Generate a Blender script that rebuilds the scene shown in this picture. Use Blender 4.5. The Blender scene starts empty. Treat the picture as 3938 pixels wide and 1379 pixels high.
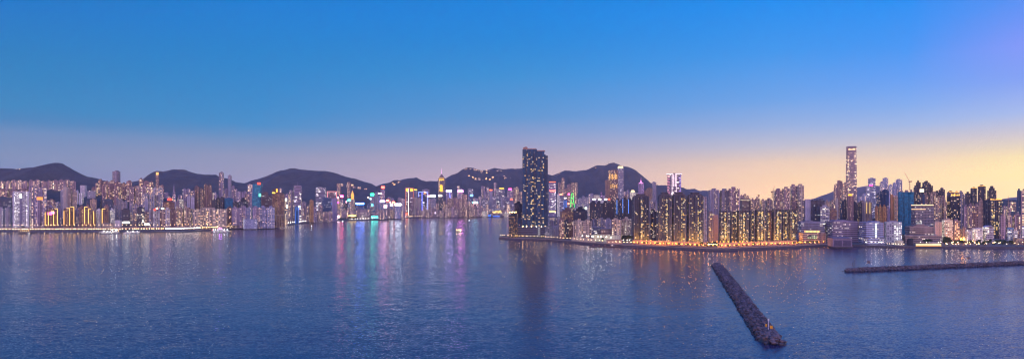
import bpy, bmesh, math, random
from mathutils import Vector, noise, Matrix
PI=math.pi
R=random.Random(11)
S=bpy.context.scene
C=S.collection
F=2346.0; CX=1969.0; HY=790.0; EYE=85.0
def WX(px,D): return (px-CX)/F*D
def WZ(py,D): return EYE+(HY-py)/F*D
def wd(py,z=0.0): return (EYE-z)*F/(py-HY)

# ------------------------------------------------------------------ camera
cd=bpy.data.cameras.new('camera'); cam=bpy.data.objects.new('camera',cd); C.objects.link(cam)
cam.location=(0,0,EYE); cam.rotation_euler=(PI/2,0,0)
cd.sensor_width=36; cd.lens=36*F/3938.0
cd.shift_y=(HY-689.5)/3938.0
cd.clip_start=1; cd.clip_end=80000
S.camera=cam
S.render.engine='CYCLES'
S.view_settings.view_transform='Standard'; S.view_settings.look='None'
S.view_settings.exposure=0; S.view_settings.gamma=1
cy=S.cycles
cy.max_bounces=5; cy.diffuse_bounces=2; cy.glossy_bounces=3; cy.transmission_bounces=2; cy.volume_bounces=0
cy.sample_clamp_indirect=4; cy.sample_clamp_direct=16; cy.caustics_reflective=False; cy.caustics_refractive=False
cy.use_light_tree=True; cy.filter_width=1.2

# ------------------------------------------------------------------ node helpers
def lin(c): 
    f=lambda v:(v/12.92 if v<=.04045 else ((v+.055)/1.055)**2.4)
    return tuple(f(v/255.) for v in c)
class NT:
    def __init__(s,nt): s.t=nt; s.n=nt.nodes; s.l=nt.links
    def add(s,t,**k):
        n=s.n.new(t)
        for a,b in k.items(): setattr(n,a,b)
        return n
    def put(s,sock,v):
        if v is None: return
        if hasattr(v,'is_linked') or hasattr(v,'links'): s.l.new(v,sock)
        else: sock.default_value=v
    def m(s,op,a,b=None,c=None,clamp=False):
        n=s.add('ShaderNodeMath',operation=op); n.use_clamp=clamp
        s.put(n.inputs[0],a)
        if b is not None: s.put(n.inputs[1],b)
        if c is not None: s.put(n.inputs[2],c)
        return n.outputs[0]
    def vm(s,op,a,b=None,sc=None):
        n=s.add('ShaderNodeVectorMath',operation=op)
        s.put(n.inputs[0],a)
        if b is not None: s.put(n.inputs[1],b)
        if sc is not None: s.put(n.inputs['Scale'],sc)
        return n.outputs[0]
    def mix(s,f,a,b,mode='MIX'):
        n=s.add('ShaderNodeMix',data_type='RGBA',blend_type=mode)
        s.put(n.inputs[0],f); s.put(n.inputs[6],a); s.put(n.inputs[7],b)
        return n.outputs[2]
    def xyz(s,x,y,z):
        n=s.add('ShaderNodeCombineXYZ')
        for i,v in enumerate((x,y,z)): s.put(n.inputs[i],v)
        return n.outputs[0]
    def sep(s,v):
        n=s.add('ShaderNodeSeparateXYZ'); s.put(n.inputs[0],v); return n.outputs
    def mr(s,v,a,b,c=0.,d=1.,t='LINEAR'):
        n=s.add('ShaderNodeMapRange',interpolation_type=t)
        s.put(n.inputs[0],v)
        for i,k in enumerate((a,b,c,d)): s.put(n.inputs[i+1],k)
        return n.outputs[0]
    def noise(s,v,scale,detail=2,rough=.5,col=False):
        n=s.add('ShaderNodeTexNoise'); s.put(n.inputs['Vector'],v)
        n.inputs['Scale'].default_value=scale; n.inputs['Detail'].default_value=detail; n.inputs['Roughness'].default_value=rough
        return n.outputs['Color' if col else 'Fac']
    def white(s,v):
        n=s.add('ShaderNodeTexWhiteNoise',noise_dimensions='3D'); s.put(n.inputs['Vector'],v)
        return n.outputs['Value'],n.outputs['Color']
def newmat(name):
    m=bpy.data.materials.new(name); m.use_nodes=True
    m.node_tree.nodes.clear()
    return m,NT(m.node_tree)
def finish(h,base,rough=.6,emit=None,estr=None,normal=None,metal=0.,ior=1.45,spec=None):
    p=h.add('ShaderNodeBsdfPrincipled'); o=h.add('ShaderNodeOutputMaterial')
    def col(v): return v if hasattr(v,'links') else (*v[:3],1)
    h.put(p.inputs['Base Color'],col(base)); h.put(p.inputs['Roughness'],rough); h.put(p.inputs['Metallic'],metal); p.inputs['IOR'].default_value=ior
    if emit is not None:
        h.put(p.inputs['Emission Color'],col(emit)); h.put(p.inputs['Emission Strength'],estr)
    if normal is not None: h.put(p.inputs['Normal'],normal)
    h.l.new(p.outputs[0],o.inputs['Surface'])
    return p

# ------------------------------------------------------------------ sky
W=bpy.data.worlds.new('World'); S.world=W; W.use_nodes=True
W.node_tree.nodes.clear(); h=NT(W.node_tree)
cols={
 -40.0:[(790,(104,122,158)),(680,(112,134,168)),(600,(122,146,180)),(505,(106,146,192)),(455,(58,136,192)),(400,(42,138,196)),(200,(22,130,198)),(0,(0,122,206))],
 -22.4:[(790,(158,146,165)),(680,(154,154,176)),(600,(146,156,186)),(540,(112,152,196)),(480,(58,146,206)),(400,(44,142,208)),(200,(18,134,210)),(0,(0,128,217))],
 0.8:[(790,(214,180,172)),(680,(206,178,182)),(600,(182,172,192)),(540,(150,165,205)),(450,(92,155,214)),(300,(52,148,218)),(150,(16,138,223)),(0,(0,134,228))],
 23.7:[(790,(255,206,140)),(700,(255,212,150)),(620,(240,210,180)),(560,(200,200,214)),(480,(150,182,230)),(380,(106,168,238)),(200,(55,154,242)),(0,(0,144,246))],
 33.0:[(790,(255,208,138)),(700,(255,222,150)),(630,(250,218,172)),(560,(222,210,204)),(480,(164,192,236)),(400,(128,178,245)),(300,(96,164,250)),(180,(62,154,250)),(0,(20,146,250))],
 40.0:[(790,(255,216,140)),(690,(255,236,146)),(600,(255,232,168)),(520,(220,212,212)),(430,(168,194,244)),(300,(128,166,252)),(170,(128,156,255)),(0,(84,148,250))],
}
OVER=(8,78,165)
tc=h.add('ShaderNodeTexCoord'); d=tc.outputs['Generated']
x,y,z=h.sep(d)
hz=h.m('SQRT',h.m('ADD',h.m('MULTIPLY',x,x),h.m('MULTIPLY',y,y)))
t=h.m('MAXIMUM',h.m('DIVIDE',z,h.m('MAXIMUM',hz,.0001)),0.)
p=h.m('DIVIDE',t,h.m('ADD',t,.3))
az=h.m('MULTIPLY',h.m('ARCTAN2',x,y),180/PI)
def ramp(stops):
    n=h.add('ShaderNodeValToRGB'); cr=n.color_ramp; cr.interpolation='LINEAR'
    h.put(n.inputs[0],p)
    while len(cr.elements)>1: cr.elements.remove(cr.elements[-1])
    cr.elements[0].position=stops[0][0]; cr.elements[0].color=(*lin(stops[0][1]),1)
    for pos,c in stops[1:]:
        e=cr.elements.new(pos); e.color=(*lin(c),1)
    return n.outputs[0]
outs=[]
for a,st in cols.items():
    L=[]
    for yy,c in st:
        tt=(HY-yy)/F*math.cos(math.radians(a)); L.append((tt/(tt+.3),c))
    L.append((.72,OVER))
    outs.append((a,ramp(L)))
back_fill=h.mix(1.,ramp([(0,(226,160,140)),(.2,(222,168,158)),(.4,(166,142,172)),(.65,(90,100,170)),(.8,OVER)]),(4.7,4.5,4.3,1),'MULTIPLY')  # sky behind the camera, brightened past real dusk to fill the facades
cur=outs[0][1]
for (a0,_),(a1,o1) in zip(outs,outs[1:]):
    cur=h.mix(h.mr(az,a0,a1,0,1,'SMOOTHSTEP' if 0 else 'LINEAR'),cur,o1)
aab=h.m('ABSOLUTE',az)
cur=h.mix(h.mr(aab,58,115,0,1),cur,back_fill)
sk=h.add('ShaderNodeTexSky'); sk.sky_type='NISHITA'; sk.sun_disc=False
sk.sun_elevation=math.radians(1.0); sk.sun_rotation=math.radians(58)
cur=h.mix(1.,cur,h.mix(1.,sk.outputs[0],(.004,.004,.004,1),'MULTIPLY'),'ADD')
bg=h.add('ShaderNodeBackground'); bst=h.mr(p,0,.25,h.mr(az,-12,36,1.34,1.68),.97,'SMOOTHSTEP'); cur=h.vm('SCALE',cur,sc=bst); h.put(bg.inputs[0],cur); bg.inputs[1].default_value=1.0
wo=h.add('ShaderNodeOutputWorld'); h.l.new(bg.outputs[0],wo.inputs[0])

sl=bpy.data.lights.new('sun','SUN'); sl.energy=.12; sl.angle=math.radians(12); sl.color=(1,.72,.5)
so=bpy.data.objects.new('sun',sl); C.objects.link(so)
a=math.radians(58); so.rotation_euler=Vector((math.sin(a),math.cos(a),.05)).to_track_quat('Z','Y').to_euler()

# ------------------------------------------------------------------ materials
MT={}
def solid(key,base,rough=.7,emit=None,estr=0,metal=0,sample=True,var=0.):
    if key in MT: return MT[key]
    m,h=newmat(key)
    b=base
    if var:
        g=h.add('ShaderNodeNewGeometry')
        f=h.noise(g.outputs['Position'],.35,3)
        b=h.mix(h.mr(f,.3,.7,0,1),(*[v*(1-var) for v in base],1),(*[min(1,v*(1+var)) for v in base],1))
    finish(h,b,rough,emit,estr if emit else None,metal=metal)
    if not sample: m.cycles.emission_sampling='NONE'
    MT[key]=m; return m
def oc(key,rough=.7):
    """plain surface that takes the object's own colour, weathered a little"""
    if key in MT: return MT[key]
    m,h=newmat(key); oi=h.add('ShaderNodeObjectInfo'); g=h.add('ShaderNodeNewGeometry')
    f=h.noise(g.outputs['Position'],.25,4)
    b=h.mix(1.,oi.outputs['Color'],h.mix(h.mr(f,.3,.7,0,1),(.75,.75,.75,1),(1.15,1.15,1.15,1)),'MULTIPLY')
    finish(h,b,rough); MT[key]=m; return m

WARM=(1,.56,.2); PALE=(1,.82,.55); COOL=(.8,.92,1); YEL=(1,.72,.28)
def facade(key,cw=3.6,ch=3.1,ww=.5,wh=.5,lit=.25,colvar=1.,S_=2.2,ca=WARM,cb=PALE,glass=(.03,.04,.06),band=0,stripe=.25,sw=7.,grough=.25,rough=.75,floorline=.2,pier=0.,pcol=(.3,.28,.28)):
    if key in MT: return MT[key]
    m,h=newmat(key)
    oi=h.add('ShaderNodeObjectInfo'); rnd=oi.outputs['Random']
    uv=h.add('ShaderNodeUVMap'); u,v,_=h.sep(uv.outputs[0])
    r100=h.m('MULTIPLY',rnd,97.)
    un=h.m('ADD',h.m('DIVIDE',u,cw),h.m('MULTIPLY',rnd,13.)); vn=h.m('DIVIDE',v,ch)
    cu=h.m('FLOOR',un); cv=h.m('FLOOR',vn); fu=h.m('FRACT',un); fv=h.m('FRACT',vn)
    mu=h.m('LESS_THAN',h.m('ABSOLUTE',h.m('SUBTRACT',fu,.5)),ww/2)
    mv=h.m('LESS_THAN',h.m('ABSOLUTE',h.m('SUBTRACT',fv,.5)),wh/2)
    win=h.m('MULTIPLY',mu,mv)
    rv,rc=h.white(h.xyz(cu,cv,r100))
    if band:
        bv,_=h.white(h.xyz(h.m('FLOOR',h.m('DIVIDE',cu,band)),cv,h.m('ADD',r100,3.)))
        rsel=h.m('ADD',h.m('MULTIPLY',rv,.35),h.m('MULTIPLY',bv,.65))
    else: rsel=rv
    kv,_=h.white(h.xyz(h.m('FLOOR',h.m('DIVIDE',cu,2.)),5.3,r100))
    colf=h.m('ADD',1-.75*min(1,colvar),h.m('MULTIPLY',h.m('POWER',kv,3.),3.*colvar))
    on=h.m('LESS_THAN',rsel,h.m('MULTIPLY',colf,lit))
    sr,sg,sb=h.sep(rc)
    st=h.m('MULTIPLY',h.m('ADD',.25,h.m('MULTIPLY',h.m('POWER',sr,3.),2.6)),S_)
    st=h.m('MULTIPLY',h.m('MULTIPLY',on,win),st)
    ec=h.mix(sg,(*ca,1),(*cb,1))
    wv,_=h.white(h.xyz(h.m('FLOOR',h.m('DIVIDE',u,sw)),1.7,r100))
    g=h.add('ShaderNodeNewGeometry')
    dirt=h.noise(g.outputs['Position'],.06,4)
    tone=h.m('MULTIPLY',h.m('ADD',1-stripe,h.m('MULTIPLY',wv,2*stripe)),h.mr(dirt,.25,.75,.82,1.15))
    fl=h.m('SUBTRACT',1.,h.m('MULTIPLY',h.m('LESS_THAN',fv,.14),floorline))
    tone=h.m('MULTIPLY',tone,fl)
    wall=h.mix(1.,oi.outputs['Color'],h.xyz(tone,tone,tone),'MULTIPLY')
    if pier:
        pu=h.m('FRACT',h.m('DIVIDE',u,pier))
        wall=h.mix(h.m('LESS_THAN',pu,.13),wall,(*pcol,1))
        win2=h.m('MULTIPLY',win,h.m('GREATER_THAN',pu,.13)); st=h.m('MULTIPLY',st,h.m('GREATER_THAN',pu,.13))
    else: win2=win
    gl=h.mix(sb,(*[c*.6 for c in glass],1),(*[c*1.5 for c in glass],1))
    base=h.mix(win2,wall,gl)
    finish(h,base,h.mr(win2,0,1,rough,grough),ec,st)
    m.cycles.emission_sampling='NONE'
    MT[key]=m; return m
def FM(s):
    P={
     'res':   dict(colvar=.55,lit=.24,S_=4.4,cw=5.2,ch=4.2,ww=.55,wh=.55),
     'resfar':dict(lit=.27,S_=5.2,cw=6.5,ch=5.6,ww=.55,wh=.5,colvar=.7),
     'reslow':dict(lit=.12,S_=3.,cw=4.2,ch=3.3,ww=.55,wh=.55),
     'resdim':dict(lit=.10,S_=3.,cw=4.2,ch=3.3,ww=.5,wh=.5),
     'old':   dict(lit=.3,S_=4.4,cw=5.6,ch=4.4,ww=.62,wh=.6,colvar=.4,floorline=.35,stripe=.35),
     'white': dict(lit=.32,S_=2.6,cw=3.4,ch=3.1,ww=.55,wh=.5,colvar=.8,ca=PALE,cb=(1,.95,.85)),
     'dark':  dict(lit=.035,S_=2.,cw=3.6,ch=3.1,ww=.8,wh=.75,colvar=1.3,ca=YEL,cb=PALE,glass=(.008,.06,.12),floorline=.3,pier=8.,stripe=.1,grough=.5,pcol=(.03,.06,.1)),
     'darkres':dict(lit=.06,S_=2.2,cw=3.4,ch=3.1,ww=.6,wh=.6,colvar=1.4,ca=YEL,cb=PALE,glass=(.02,.04,.07),pier=11.,stripe=.2,pcol=(.09,.11,.14)),
     'glass': dict(lit=.16,S_=1.9,cw=3.,ch=3.8,ww=.86,wh=.7,colvar=.2,ca=PALE,cb=COOL,glass=(.02,.04,.075),band=4,stripe=.05),
     'office':dict(lit=.36,S_=1.9,cw=3.2,ch=3.9,ww=.8,wh=.5,colvar=.2,ca=PALE,cb=(1,.95,.85),glass=(.03,.04,.06),band=5,stripe=.1),
     'officefar':dict(lit=.33,S_=2.2,cw=5.,ch=7.,ww=.8,wh=.5,colvar=.3,ca=PALE,cb=(.95,.9,1),glass=(.03,.04,.08),band=3,stripe=.15),
     'grid':  dict(lit=.6,S_=1.5,cw=4.2,ch=3.6,ww=.62,wh=.55,colvar=.9,ca=(1,.9,.75),cb=(.95,.95,1),glass=(.05,.07,.12),stripe=.1),
     'industrial':dict(lit=.24,S_=2.6,cw=3.,ch=4.2,ww=.9,wh=.4,colvar=.1,ca=PALE,cb=(1,.95,.85),glass=(.03,.04,.05),band=6,stripe=.2),
     'gold':  dict(lit=.42,S_=1.7,cw=4.,ch=3.6,ww=.55,wh=.5,colvar=.3,ca=(1,.5,.12),cb=(1,.68,.3),glass=(.03,.02,.02)),
     'white_lit':dict(lit=.75,S_=1.7,cw=4.,ch=3.4,ww=.7,wh=.5,colvar=.1,ca=PALE,cb=(1,.95,.85)),
     'purple':dict(lit=.5,S_=2.6,cw=7.,ch=8.,ww=.35,wh=.9,colvar=.6,ca=(.9,.25,.9),cb=(1,.6,1),glass=(.05,.03,.09)),
     'teal':  dict(lit=.28,S_=1.6,cw=6.,ch=6.,ww=.6,wh=.3,colvar=.2,ca=(.2,.9,.8),cb=(.5,1,.9),glass=(.01,.06,.09)),
     'mesh':  dict(lit=.004,S_=1.,cw=4.,ch=4.,ww=.9,wh=.9,glass=(.01,.15,.22),stripe=.15,grough=.8),
     'blank': dict(lit=.03,S_=2.,cw=5.,ch=3.4,ww=.2,wh=.35,stripe=.08),
     'blueneon':dict(lit=.9,S_=2.4,cw=5.,ch=60.,ww=.45,wh=.98,colvar=.3,ca=(.05,.2,1),cb=(.15,.35,1),glass=(.01,.03,.1)),
     'peak':  dict(lit=.55,S_=6.,cw=6.,ch=5.,ww=.6,wh=.5,colvar=.3,ca=(1,.5,.15),cb=(1,.75,.45)),
    }[s]
    return facade('facade_'+s,**P)
COL=dict(pk=(.42,.3,.3),tan=(.46,.34,.26),be=(.52,.44,.34),gy=(.3,.29,.33),lg=(.42,.41,.44),br=(.2,.12,.1),rb=(.3,.18,.17),dk=(.02,.035,.06),nv=(.004,.058,.13),wh=(.66,.63,.62),bl=(.07,.15,.28),mv=(.34,.28,.36),or_=(.4,.2,.08),tl=(.01,.19,.29),pb=(.33,.38,.52))
CW=dict(pk='pinkish',tan='tan',be='beige',gy='grey',lg='pale grey',br='dark brown',rb='reddish brown',dk='near-black',nv='dark navy',wh='white',bl='blue',mv='mauve',or_='orange-brown',tl='teal',pb='pale blue')

def glow(key,c,s,sample=True):
    return solid('glow_'+key,(.02,.02,.02),.5,c,s,sample=sample)

# ------------------------------------------------------------------ mesh helpers
def link(name,bm,mats,parent=None,color=None,smooth=False):
    me=bpy.data.meshes.new(name); bm.to_mesh(me); bm.free()
    for m in (mats if isinstance(mats,(list,tuple)) else [mats]): me.materials.append(m)
    if smooth:
        for p in me.polygons: p.use_smooth=True
    o=bpy.data.objects.new(name,me); C.objects.link(o)
    if color: o.color=(*color,1)
    if parent: o.parent=parent
    return o
def tag(o,label=None,cat=None,group=None,kind=None):
    if label: o['label']=label
    if cat: o['category']=cat
    if group: o['group']=group
    if kind: o['kind']=kind
    return o
def empty(name,loc,label,cat,group=None,rz=0):
    o=bpy.data.objects.new(name,None); C.objects.link(o); o.location=loc; o.rotation_euler=(0,0,rz)
    o.empty_display_size=1
    return tag(o,label,cat,group)
def copy_part(src,parent,loc=(0,0,0),rot=None,scale=None):
    c=src.copy(); C.objects.link(c); c.parent=parent; c.location=loc
    if rot: c.rotation_euler=rot
    if scale: c.scale=scale
    return c
def prism(bm,pts,z0,z1,mi=0,top=None,v0=None,cap=True,bottom=False,u0=0.,inset=None):
    """extrude a ccw plan; uv in metres; top: other plan of the same length"""
    uvl=bm.loops.layers.uv.verify()
    top=top or pts; n=len(pts); v0=z0 if v0 is None else v0
    a=[bm.verts.new((p[0],p[1],z0)) for p in pts]; b=[bm.verts.new((p[0],p[1],z1)) for p in top]
    u=u0
    for i in range(n):
        j=(i+1)%n
        L=math.hypot(pts[j][0]-pts[i][0],pts[j][1]-pts[i][1])
        f=bm.faces.new((a[i],a[j],b[j],b[i])); f.material_index=mi
        for lp,(uu,vv) in zip(f.loops,((u,z0-v0),(u+L,z0-v0),(u+L,z1-v0),(u,z1-v0))): lp[uvl].uv=(uu,vv)
        u+=L
    if cap:
        f=bm.faces.new(b); f.material_index=mi
        for lp in f.loops: lp[uvl].uv=(-.0,0.)
    if bottom:
        f=bm.faces.new(list(reversed(a))); f.material_index=mi
        for lp in f.loops: lp[uvl].uv=(0,0)
def rect(w,d,cx=0.,cy=0.): return [(cx-w/2,cy-d/2),(cx+w/2,cy-d/2),(cx+w/2,cy+d/2),(cx-w/2,cy+d/2)]
def box(bm,cx,cy,z0,w,d,hh,mi=0): prism(bm,rect(w,d,cx,cy),z0,z0+hh,mi,bottom=True)
def ngon(n,r,cx=0,cy=0,ry=None,a0=0): return [(cx+r*math.cos(a0+2*PI*i/n),cy+(ry or r)*math.sin(a0+2*PI*i/n)) for i in range(n)]
def tube(bm,p,q,r,n=6,r2=None,mi=0):
    p=Vector(p);q=Vector(q);ax=(q-p)
    if ax.length<1e-6: return
    qt=ax.to_track_quat('Z','Y'); r2=r if r2 is None else r2
    A=[bm.verts.new(p+qt@Vector((r*math.cos(2*PI*i/n),r*math.sin(2*PI*i/n),0))) for i in range(n)]
    B=[bm.verts.new(q+qt@Vector((r2*math.cos(2*PI*i/n),r2*math.sin(2*PI*i/n),0))) for i in range(n)]
    for i in range(n):
        f=bm.faces.new((A[i],A[(i+1)%n],B[(i+1)%n],B[i])); f.material_index=mi
    f=bm.faces.new(B); f.material_index=mi
    f=bm.faces.new(list(reversed(A))); f.material_index=mi
def ball(bm,c,r,sub=1,mi=0,sz=1.):
    ret=bmesh.ops.create_icosphere(bm,subdivisions=sub,radius=r,matrix=Matrix.Translation(c)@Matrix.Diagonal((1,1,sz,1)))
    fs=set()
    for v in ret['verts']:
        for f in v.link_faces: fs.add(f)
    for f in fs: f.material_index=mi
def plan(kind,w,d):
    """ccw plans centred on the origin"""
    if kind=='box': return rect(w,d)
    if kind=='round': return ngon(20,w/2,ry=d/2)
    if kind=='oct':
        c=min(w,d)*.25; W_=w/2; D_=d/2
        return [(-W_+c,-D_),(W_-c,-D_),(W_,-D_+c),(W_,D_-c),(W_-c,D_),(-W_+c,D_),(-W_,D_-c),(-W_,-D_+c)]
    if kind=='cross':
        a=w*.19; b=d*.19; W_=w/2; D_=d/2
        return [(-a,-D_),(a,-D_),(a,-b*1.6),(W_,-b*1.6),(W_,b*1.6),(a,b*1.6),(a,D_),(-a,D_),(-a,b*1.6),(-W_,b*1.6),(-W_,-b*1.6),(-a,-b*1.6)]
    if kind=='tri':
        return [(-w*.5,-d*.32),(-w*.38,-d*.5),(w*.38,-d*.5),(w*.5,-d*.32),(w*.1,d*.5),(-w*.1,d*.5)]
    if kind.startswith('bay'):
        n=int(kind[3:]) if len(kind)>3 else max(2,int(w/9)); n=max(2,n)
        q=min(2.6,d*.15,w/n*.35); pts=[]; s=w/n; g=s*.28
        for i in range(n):
            x0=-w/2+i*s
            if i>0: pts+=[(x0-g/2,-d/2+q),(x0+g/2,-d/2+q)]
            pts+=[(x0+(g/2 if i>0 else 0),-d/2),(x0+s-(g/2 if i<n-1 else 0),-d/2)]
        m=[(-a_,-b_) for a_,b_ in pts]
        return pts+m
    raise ValueError(kind)
# ------------------------------------------------------------------ hills
RIDGES=[]
def interp(P,x):
    if x<=P[0][0]: return P[0][1]
    if x>=P[-1][0]: return P[-1][1]
    for (a,b),(c,d_) in zip(P,P[1:]):
        if x<=c:
            t=(x-a)/(c-a); return b+(d_-b)*t
def rz(rd,X):
    return interp(rd['P'],X)
def hill(name,pts,D,Wf,Wb,mat,step=14.,gully=.2,canopy=5.,label=None):
    P=[(WX(px,D),WZ(py,D)) for px,py in pts]
    rd=dict(P=P,D=D,Wf=Wf); RIDGES.append(rd)
    X0,X1=P[0][0],P[-1][0]; nx=int((X1-X0)/step)+1; nu=26
    bm=bmesh.new(); G=[]
    for i in range(nx+1):
        X=X0+(X1-X0)*i/nx; Z=rz(rd,X); row=[]
        e=min(1,min(X-X0,X1-X)/80.) if 0 else 1
        for k in range(nu+9):
            if k<=nu:
                u=k/nu; Y=D-Wf*(1-u); s=math.sin(u*PI/2)**1.25
            else:
                u=1-(k-nu)/8.; Y=D+Wb*(1-u); s=max(0,u)
            amp=(1-u)*4*u
            nz=noise.noise(Vector((X*.004+D,Y*.0012,0)))+.5*noise.noise(Vector((X*.011,Y*.004,D)))
            zz=Z*s+Z*gully*amp*nz
            zz+=canopy*noise.noise(Vector((X*.06,Y*.06,3.)))*min(1,s*3)+.5*canopy*noise.noise(Vector((X*.17,Y*.17,9.)))*min(1,s*3)
            row.append(bm.verts.new((X,Y,max(zz,-1) if k not in (0,nu+8) else -1.)))
        G.append(row)
    for i in range(nx):
        for k in range(nu+8): bm.faces.new((G[i][k],G[i+1][k],G[i+1][k+1],G[i][k+1]))
    o=link(name,bm,mat,smooth=True); tag(o,label,None,None,'structure'); return o
def ground_z(X,Y):
    z=4.
    for r in RIDGES:
        if r['D']-r['Wf']<Y<r['D']+50 and r['P'][0][0]<X<r['P'][-1][0]:
            u=min(1,(Y-(r['D']-r['Wf']))/r['Wf']); z=max(z,rz(r,X)*math.sin(u*PI/2)**1.25*.93)
    return z
m,hh=newmat('wooded_slope'); g=hh.add('ShaderNodeNewGeometry')
f1=hh.noise(g.outputs['Position'],.012,5,.6); f2=hh.noise(g.outputs['Position'],.09,4,.65)
b=hh.mix(hh.mr(f1,.3,.7,0,1),(.035,.05,.045,1),(.095,.105,.085,1))
b=hh.mix(hh.mr(f2,.35,.65,0,1),hh.mix(1.,b,(.5,.5,.5,1),'MULTIPLY'),b)
finish(hh,b,.95); WOOD=m
hill('hill',[(-420,660),(-200,668),(0,655),(25,653),(45,657),(60,652),(95,652),(130,643),(150,645),(175,636),(195,628),(220,625),(240,628),(265,643),(300,665),(325,677),(345,680),(380,687),(430,703),(520,735),(600,790)],4100,900,900,WOOD,label='dark wooded hill with a smooth peak behind the hilltop estate')
hill('hill',[(440,790),(500,740),(560,712),(590,700),(612,687),(650,675),(665,665),(685,653),(700,651),(715,653),(730,660),(760,668),(800,672),(830,672),(850,682),(880,687),(910,700),(930,703),(960,706),(1010,730),(1070,790)],5200,1200,1200,WOOD,label='dark hill with a stepped top behind the two slim towers')
hill('hill',[(890,790),(955,715),(975,703),(1000,690),(1025,687),(1050,672),(1095,662),(1120,655),(1145,650),(1180,654),(1230,657),(1290,665),(1330,679),(1370,688),(1400,698),(1430,706),(1450,718),(1500,760),(1560,790)],5700,1300,1200,WOOD,label='long rounded dark hill behind the neon district')
hill('hill',[(1400,790),(1445,722),(1480,706),(1500,700),(1515,692),(1540,692),(1560,688),(1580,685),(1605,688),(1625,698),(1645,700),(1660,697),(1683,696),(1710,692),(1740,700),(1800,730),(1900,790)],5900,900,900,WOOD,label='low wooded ridge behind the spired tower')
hill('hill',[(1600,790),(1680,712),(1710,688),(1735,673),(1760,665),(1780,650),(1800,643),(1820,645),(1850,655),(1880,652),(1900,645),(1930,650),(1970,648),(2005,648),(2050,655),(2100,668),(2150,690),(2250,790)],6500,1300,1200,WOOD,label='ridge dotted with house lights behind the convention centre')
hill('hill',[(1950,790),(2050,720),(2112,678),(2135,670),(2170,656),(2200,660),(2230,656),(2260,652),(2280,642),(2295,637),(2320,640),(2345,627),(2360,625),(2380,632),(2410,648),(2450,676),(2480,700),(2530,714),(2570,714),(2600,722),(2700,790)],6900,1400,1300,WOOD,label='highest peak with lights along its crest')
hill('hill',[(2520,790),(2580,732),(2630,730),(2660,726),(2685,735),(2710,733),(2725,738),(2800,762),(2900,790)],9000,1200,1200,WOOD,step=25,label='low far ridge behind the waterfront towers')
hill('hill',[(3080,790),(3150,762),(3180,745),(3210,733),(3240,728),(3300,720),(3330,715),(3380,720),(3430,735),(3500,765),(3560,790)],11500,1500,1500,WOOD,step=35,label='pale far mountain behind the tallest tower')
hill('hill',[(3780,790),(3840,772),(3880,760),(3911,757),(3960,762),(4100,770),(4300,790)],11300,1500,1500,WOOD,step=35,label='pale far hill behind the thin mast')
hill('hill',[(-700,790),(-500,735),(0,727),(200,727),(290,730),(330,738),(370,750),(480,735),(560,730),(640,745),(760,765),(860,790)],3050,650,900,WOOD,step=12,gully=.08,label='dark wooded slope between the estates')
hill('hill',[(3600,790),(3800,772),(3890,768),(3960,770),(4200,790)],2700,500,600,WOOD,step=12,gully=.05,label='small wooded rise near the domed tower')

# ------------------------------------------------------------------ water
m,hh=newmat('sea_water'); g=hh.add('ShaderNodeNewGeometry'); P=g.outputs['Position']
def octv(sx,sy,amp,det=1):
    v=hh.vm('MULTIPLY',P,(sx,sy,1))
    c=hh.noise(v,1.,det,.55,col=True)
    c=hh.vm('SUBTRACT',c,(.5,.5,.5)); return hh.vm('SCALE',c,sc=amp)
n1=octv(.04,.11,.09,2); n2=octv(.2,.5,.24,2); n3=octv(.7,1.5,.5,2)
s=hh.vm('ADD',hh.vm('ADD',n1,n2),n3)
calm=hh.noise(hh.vm('MULTIPLY',P,(.0009,.0045,1)),1.,3,.6)
s=hh.vm('SCALE',s,sc=hh.mr(calm,.34,.66,.5,1.25))
sx,sy,_=hh.sep(s)
nrm=hh.vm('NORMALIZE',hh.xyz(sx,sy,1.))
pp=finish(hh,(.05,.038,.088),.13,normal=nrm,ior=1.34)
WATERM=m
bm=bmesh.new()
N=24
vs=[[bm.verts.new((-10500+21000*i/N,-1500+15000*j/N,0)) for j in range(N+1)] for i in range(N+1)]
for i in range(N):
    for j in range(N): bm.faces.new((vs[i][j],vs[i+1][j],vs[i+1][j+1],vs[i][j+1]))
tag(link('water',bm,WATERM),'rippled blue harbour water',kind='structure')

# ------------------------------------------------------------------ land
m,hh=newmat('paving'); g=hh.add('ShaderNodeNewGeometry')
f=hh.noise(g.outputs['Position'],.02,5,.6); f2=hh.noise(g.outputs['Position'],.5,2)
b=hh.mix(hh.mr(f,.35,.65,0,1),(.06,.06,.06,1),(.2,.18,.16,1)); b=hh.mix(hh.mr(f2,.3,.7,0,.3),b,(.1,.1,.1,1)); finish(hh,b,.85); PAVE=m
WALL=solid('seawall_stone',(.10,.09,.085),.85,var=.35)
ISL=[(-700,1900),(0,1884),(350,1890),(700,1936),(800,2056),(900,2167),(1000,2319),(1100,2557),(1180,2976),(1240,3290),(1300,3380),(1345,3385),(1430,3500),(1500,3760),(1560,4154),(1700,4431),(1850,4500),(1960,4750),(2100,4950),(2650,5300)]
KOW=[(1918,1560),(1990,1520),(2100,1477),(2200,1394),(2254,1347),(2400,1254),(2600,1194),(2740,1146),(2800,1146),(2850,1172),(3000,1208),(3190,1278),(3205,1300),(3310,1262),(3450,1226),(3938,1206),(4700,1190)]
def shore_D(S_,px): return interp(S_,px)
def land(name,front,backpts,label,z=3.6):
    pts=[(WX(p,D),D) for p,D in front]+backpts
    bm=bmesh.new(); prism(bm,pts,-1.,z,0)
    bm.normal_update(); bmesh.ops.triangulate(bm,ngon_method='EAR_CLIP',faces=[f for f in bm.faces if len(f.verts)>4])
    for f in bm.faces:
        if abs(f.normal.z)<.5: f.material_index=1
    o=link(name,bm,[PAVE,WALL]); tag(o,label,kind='structure')
land('ground',ISL,[(2400,13400),(-10400,13400),(-10400,1900)],'paved island shore behind the highway')
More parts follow.
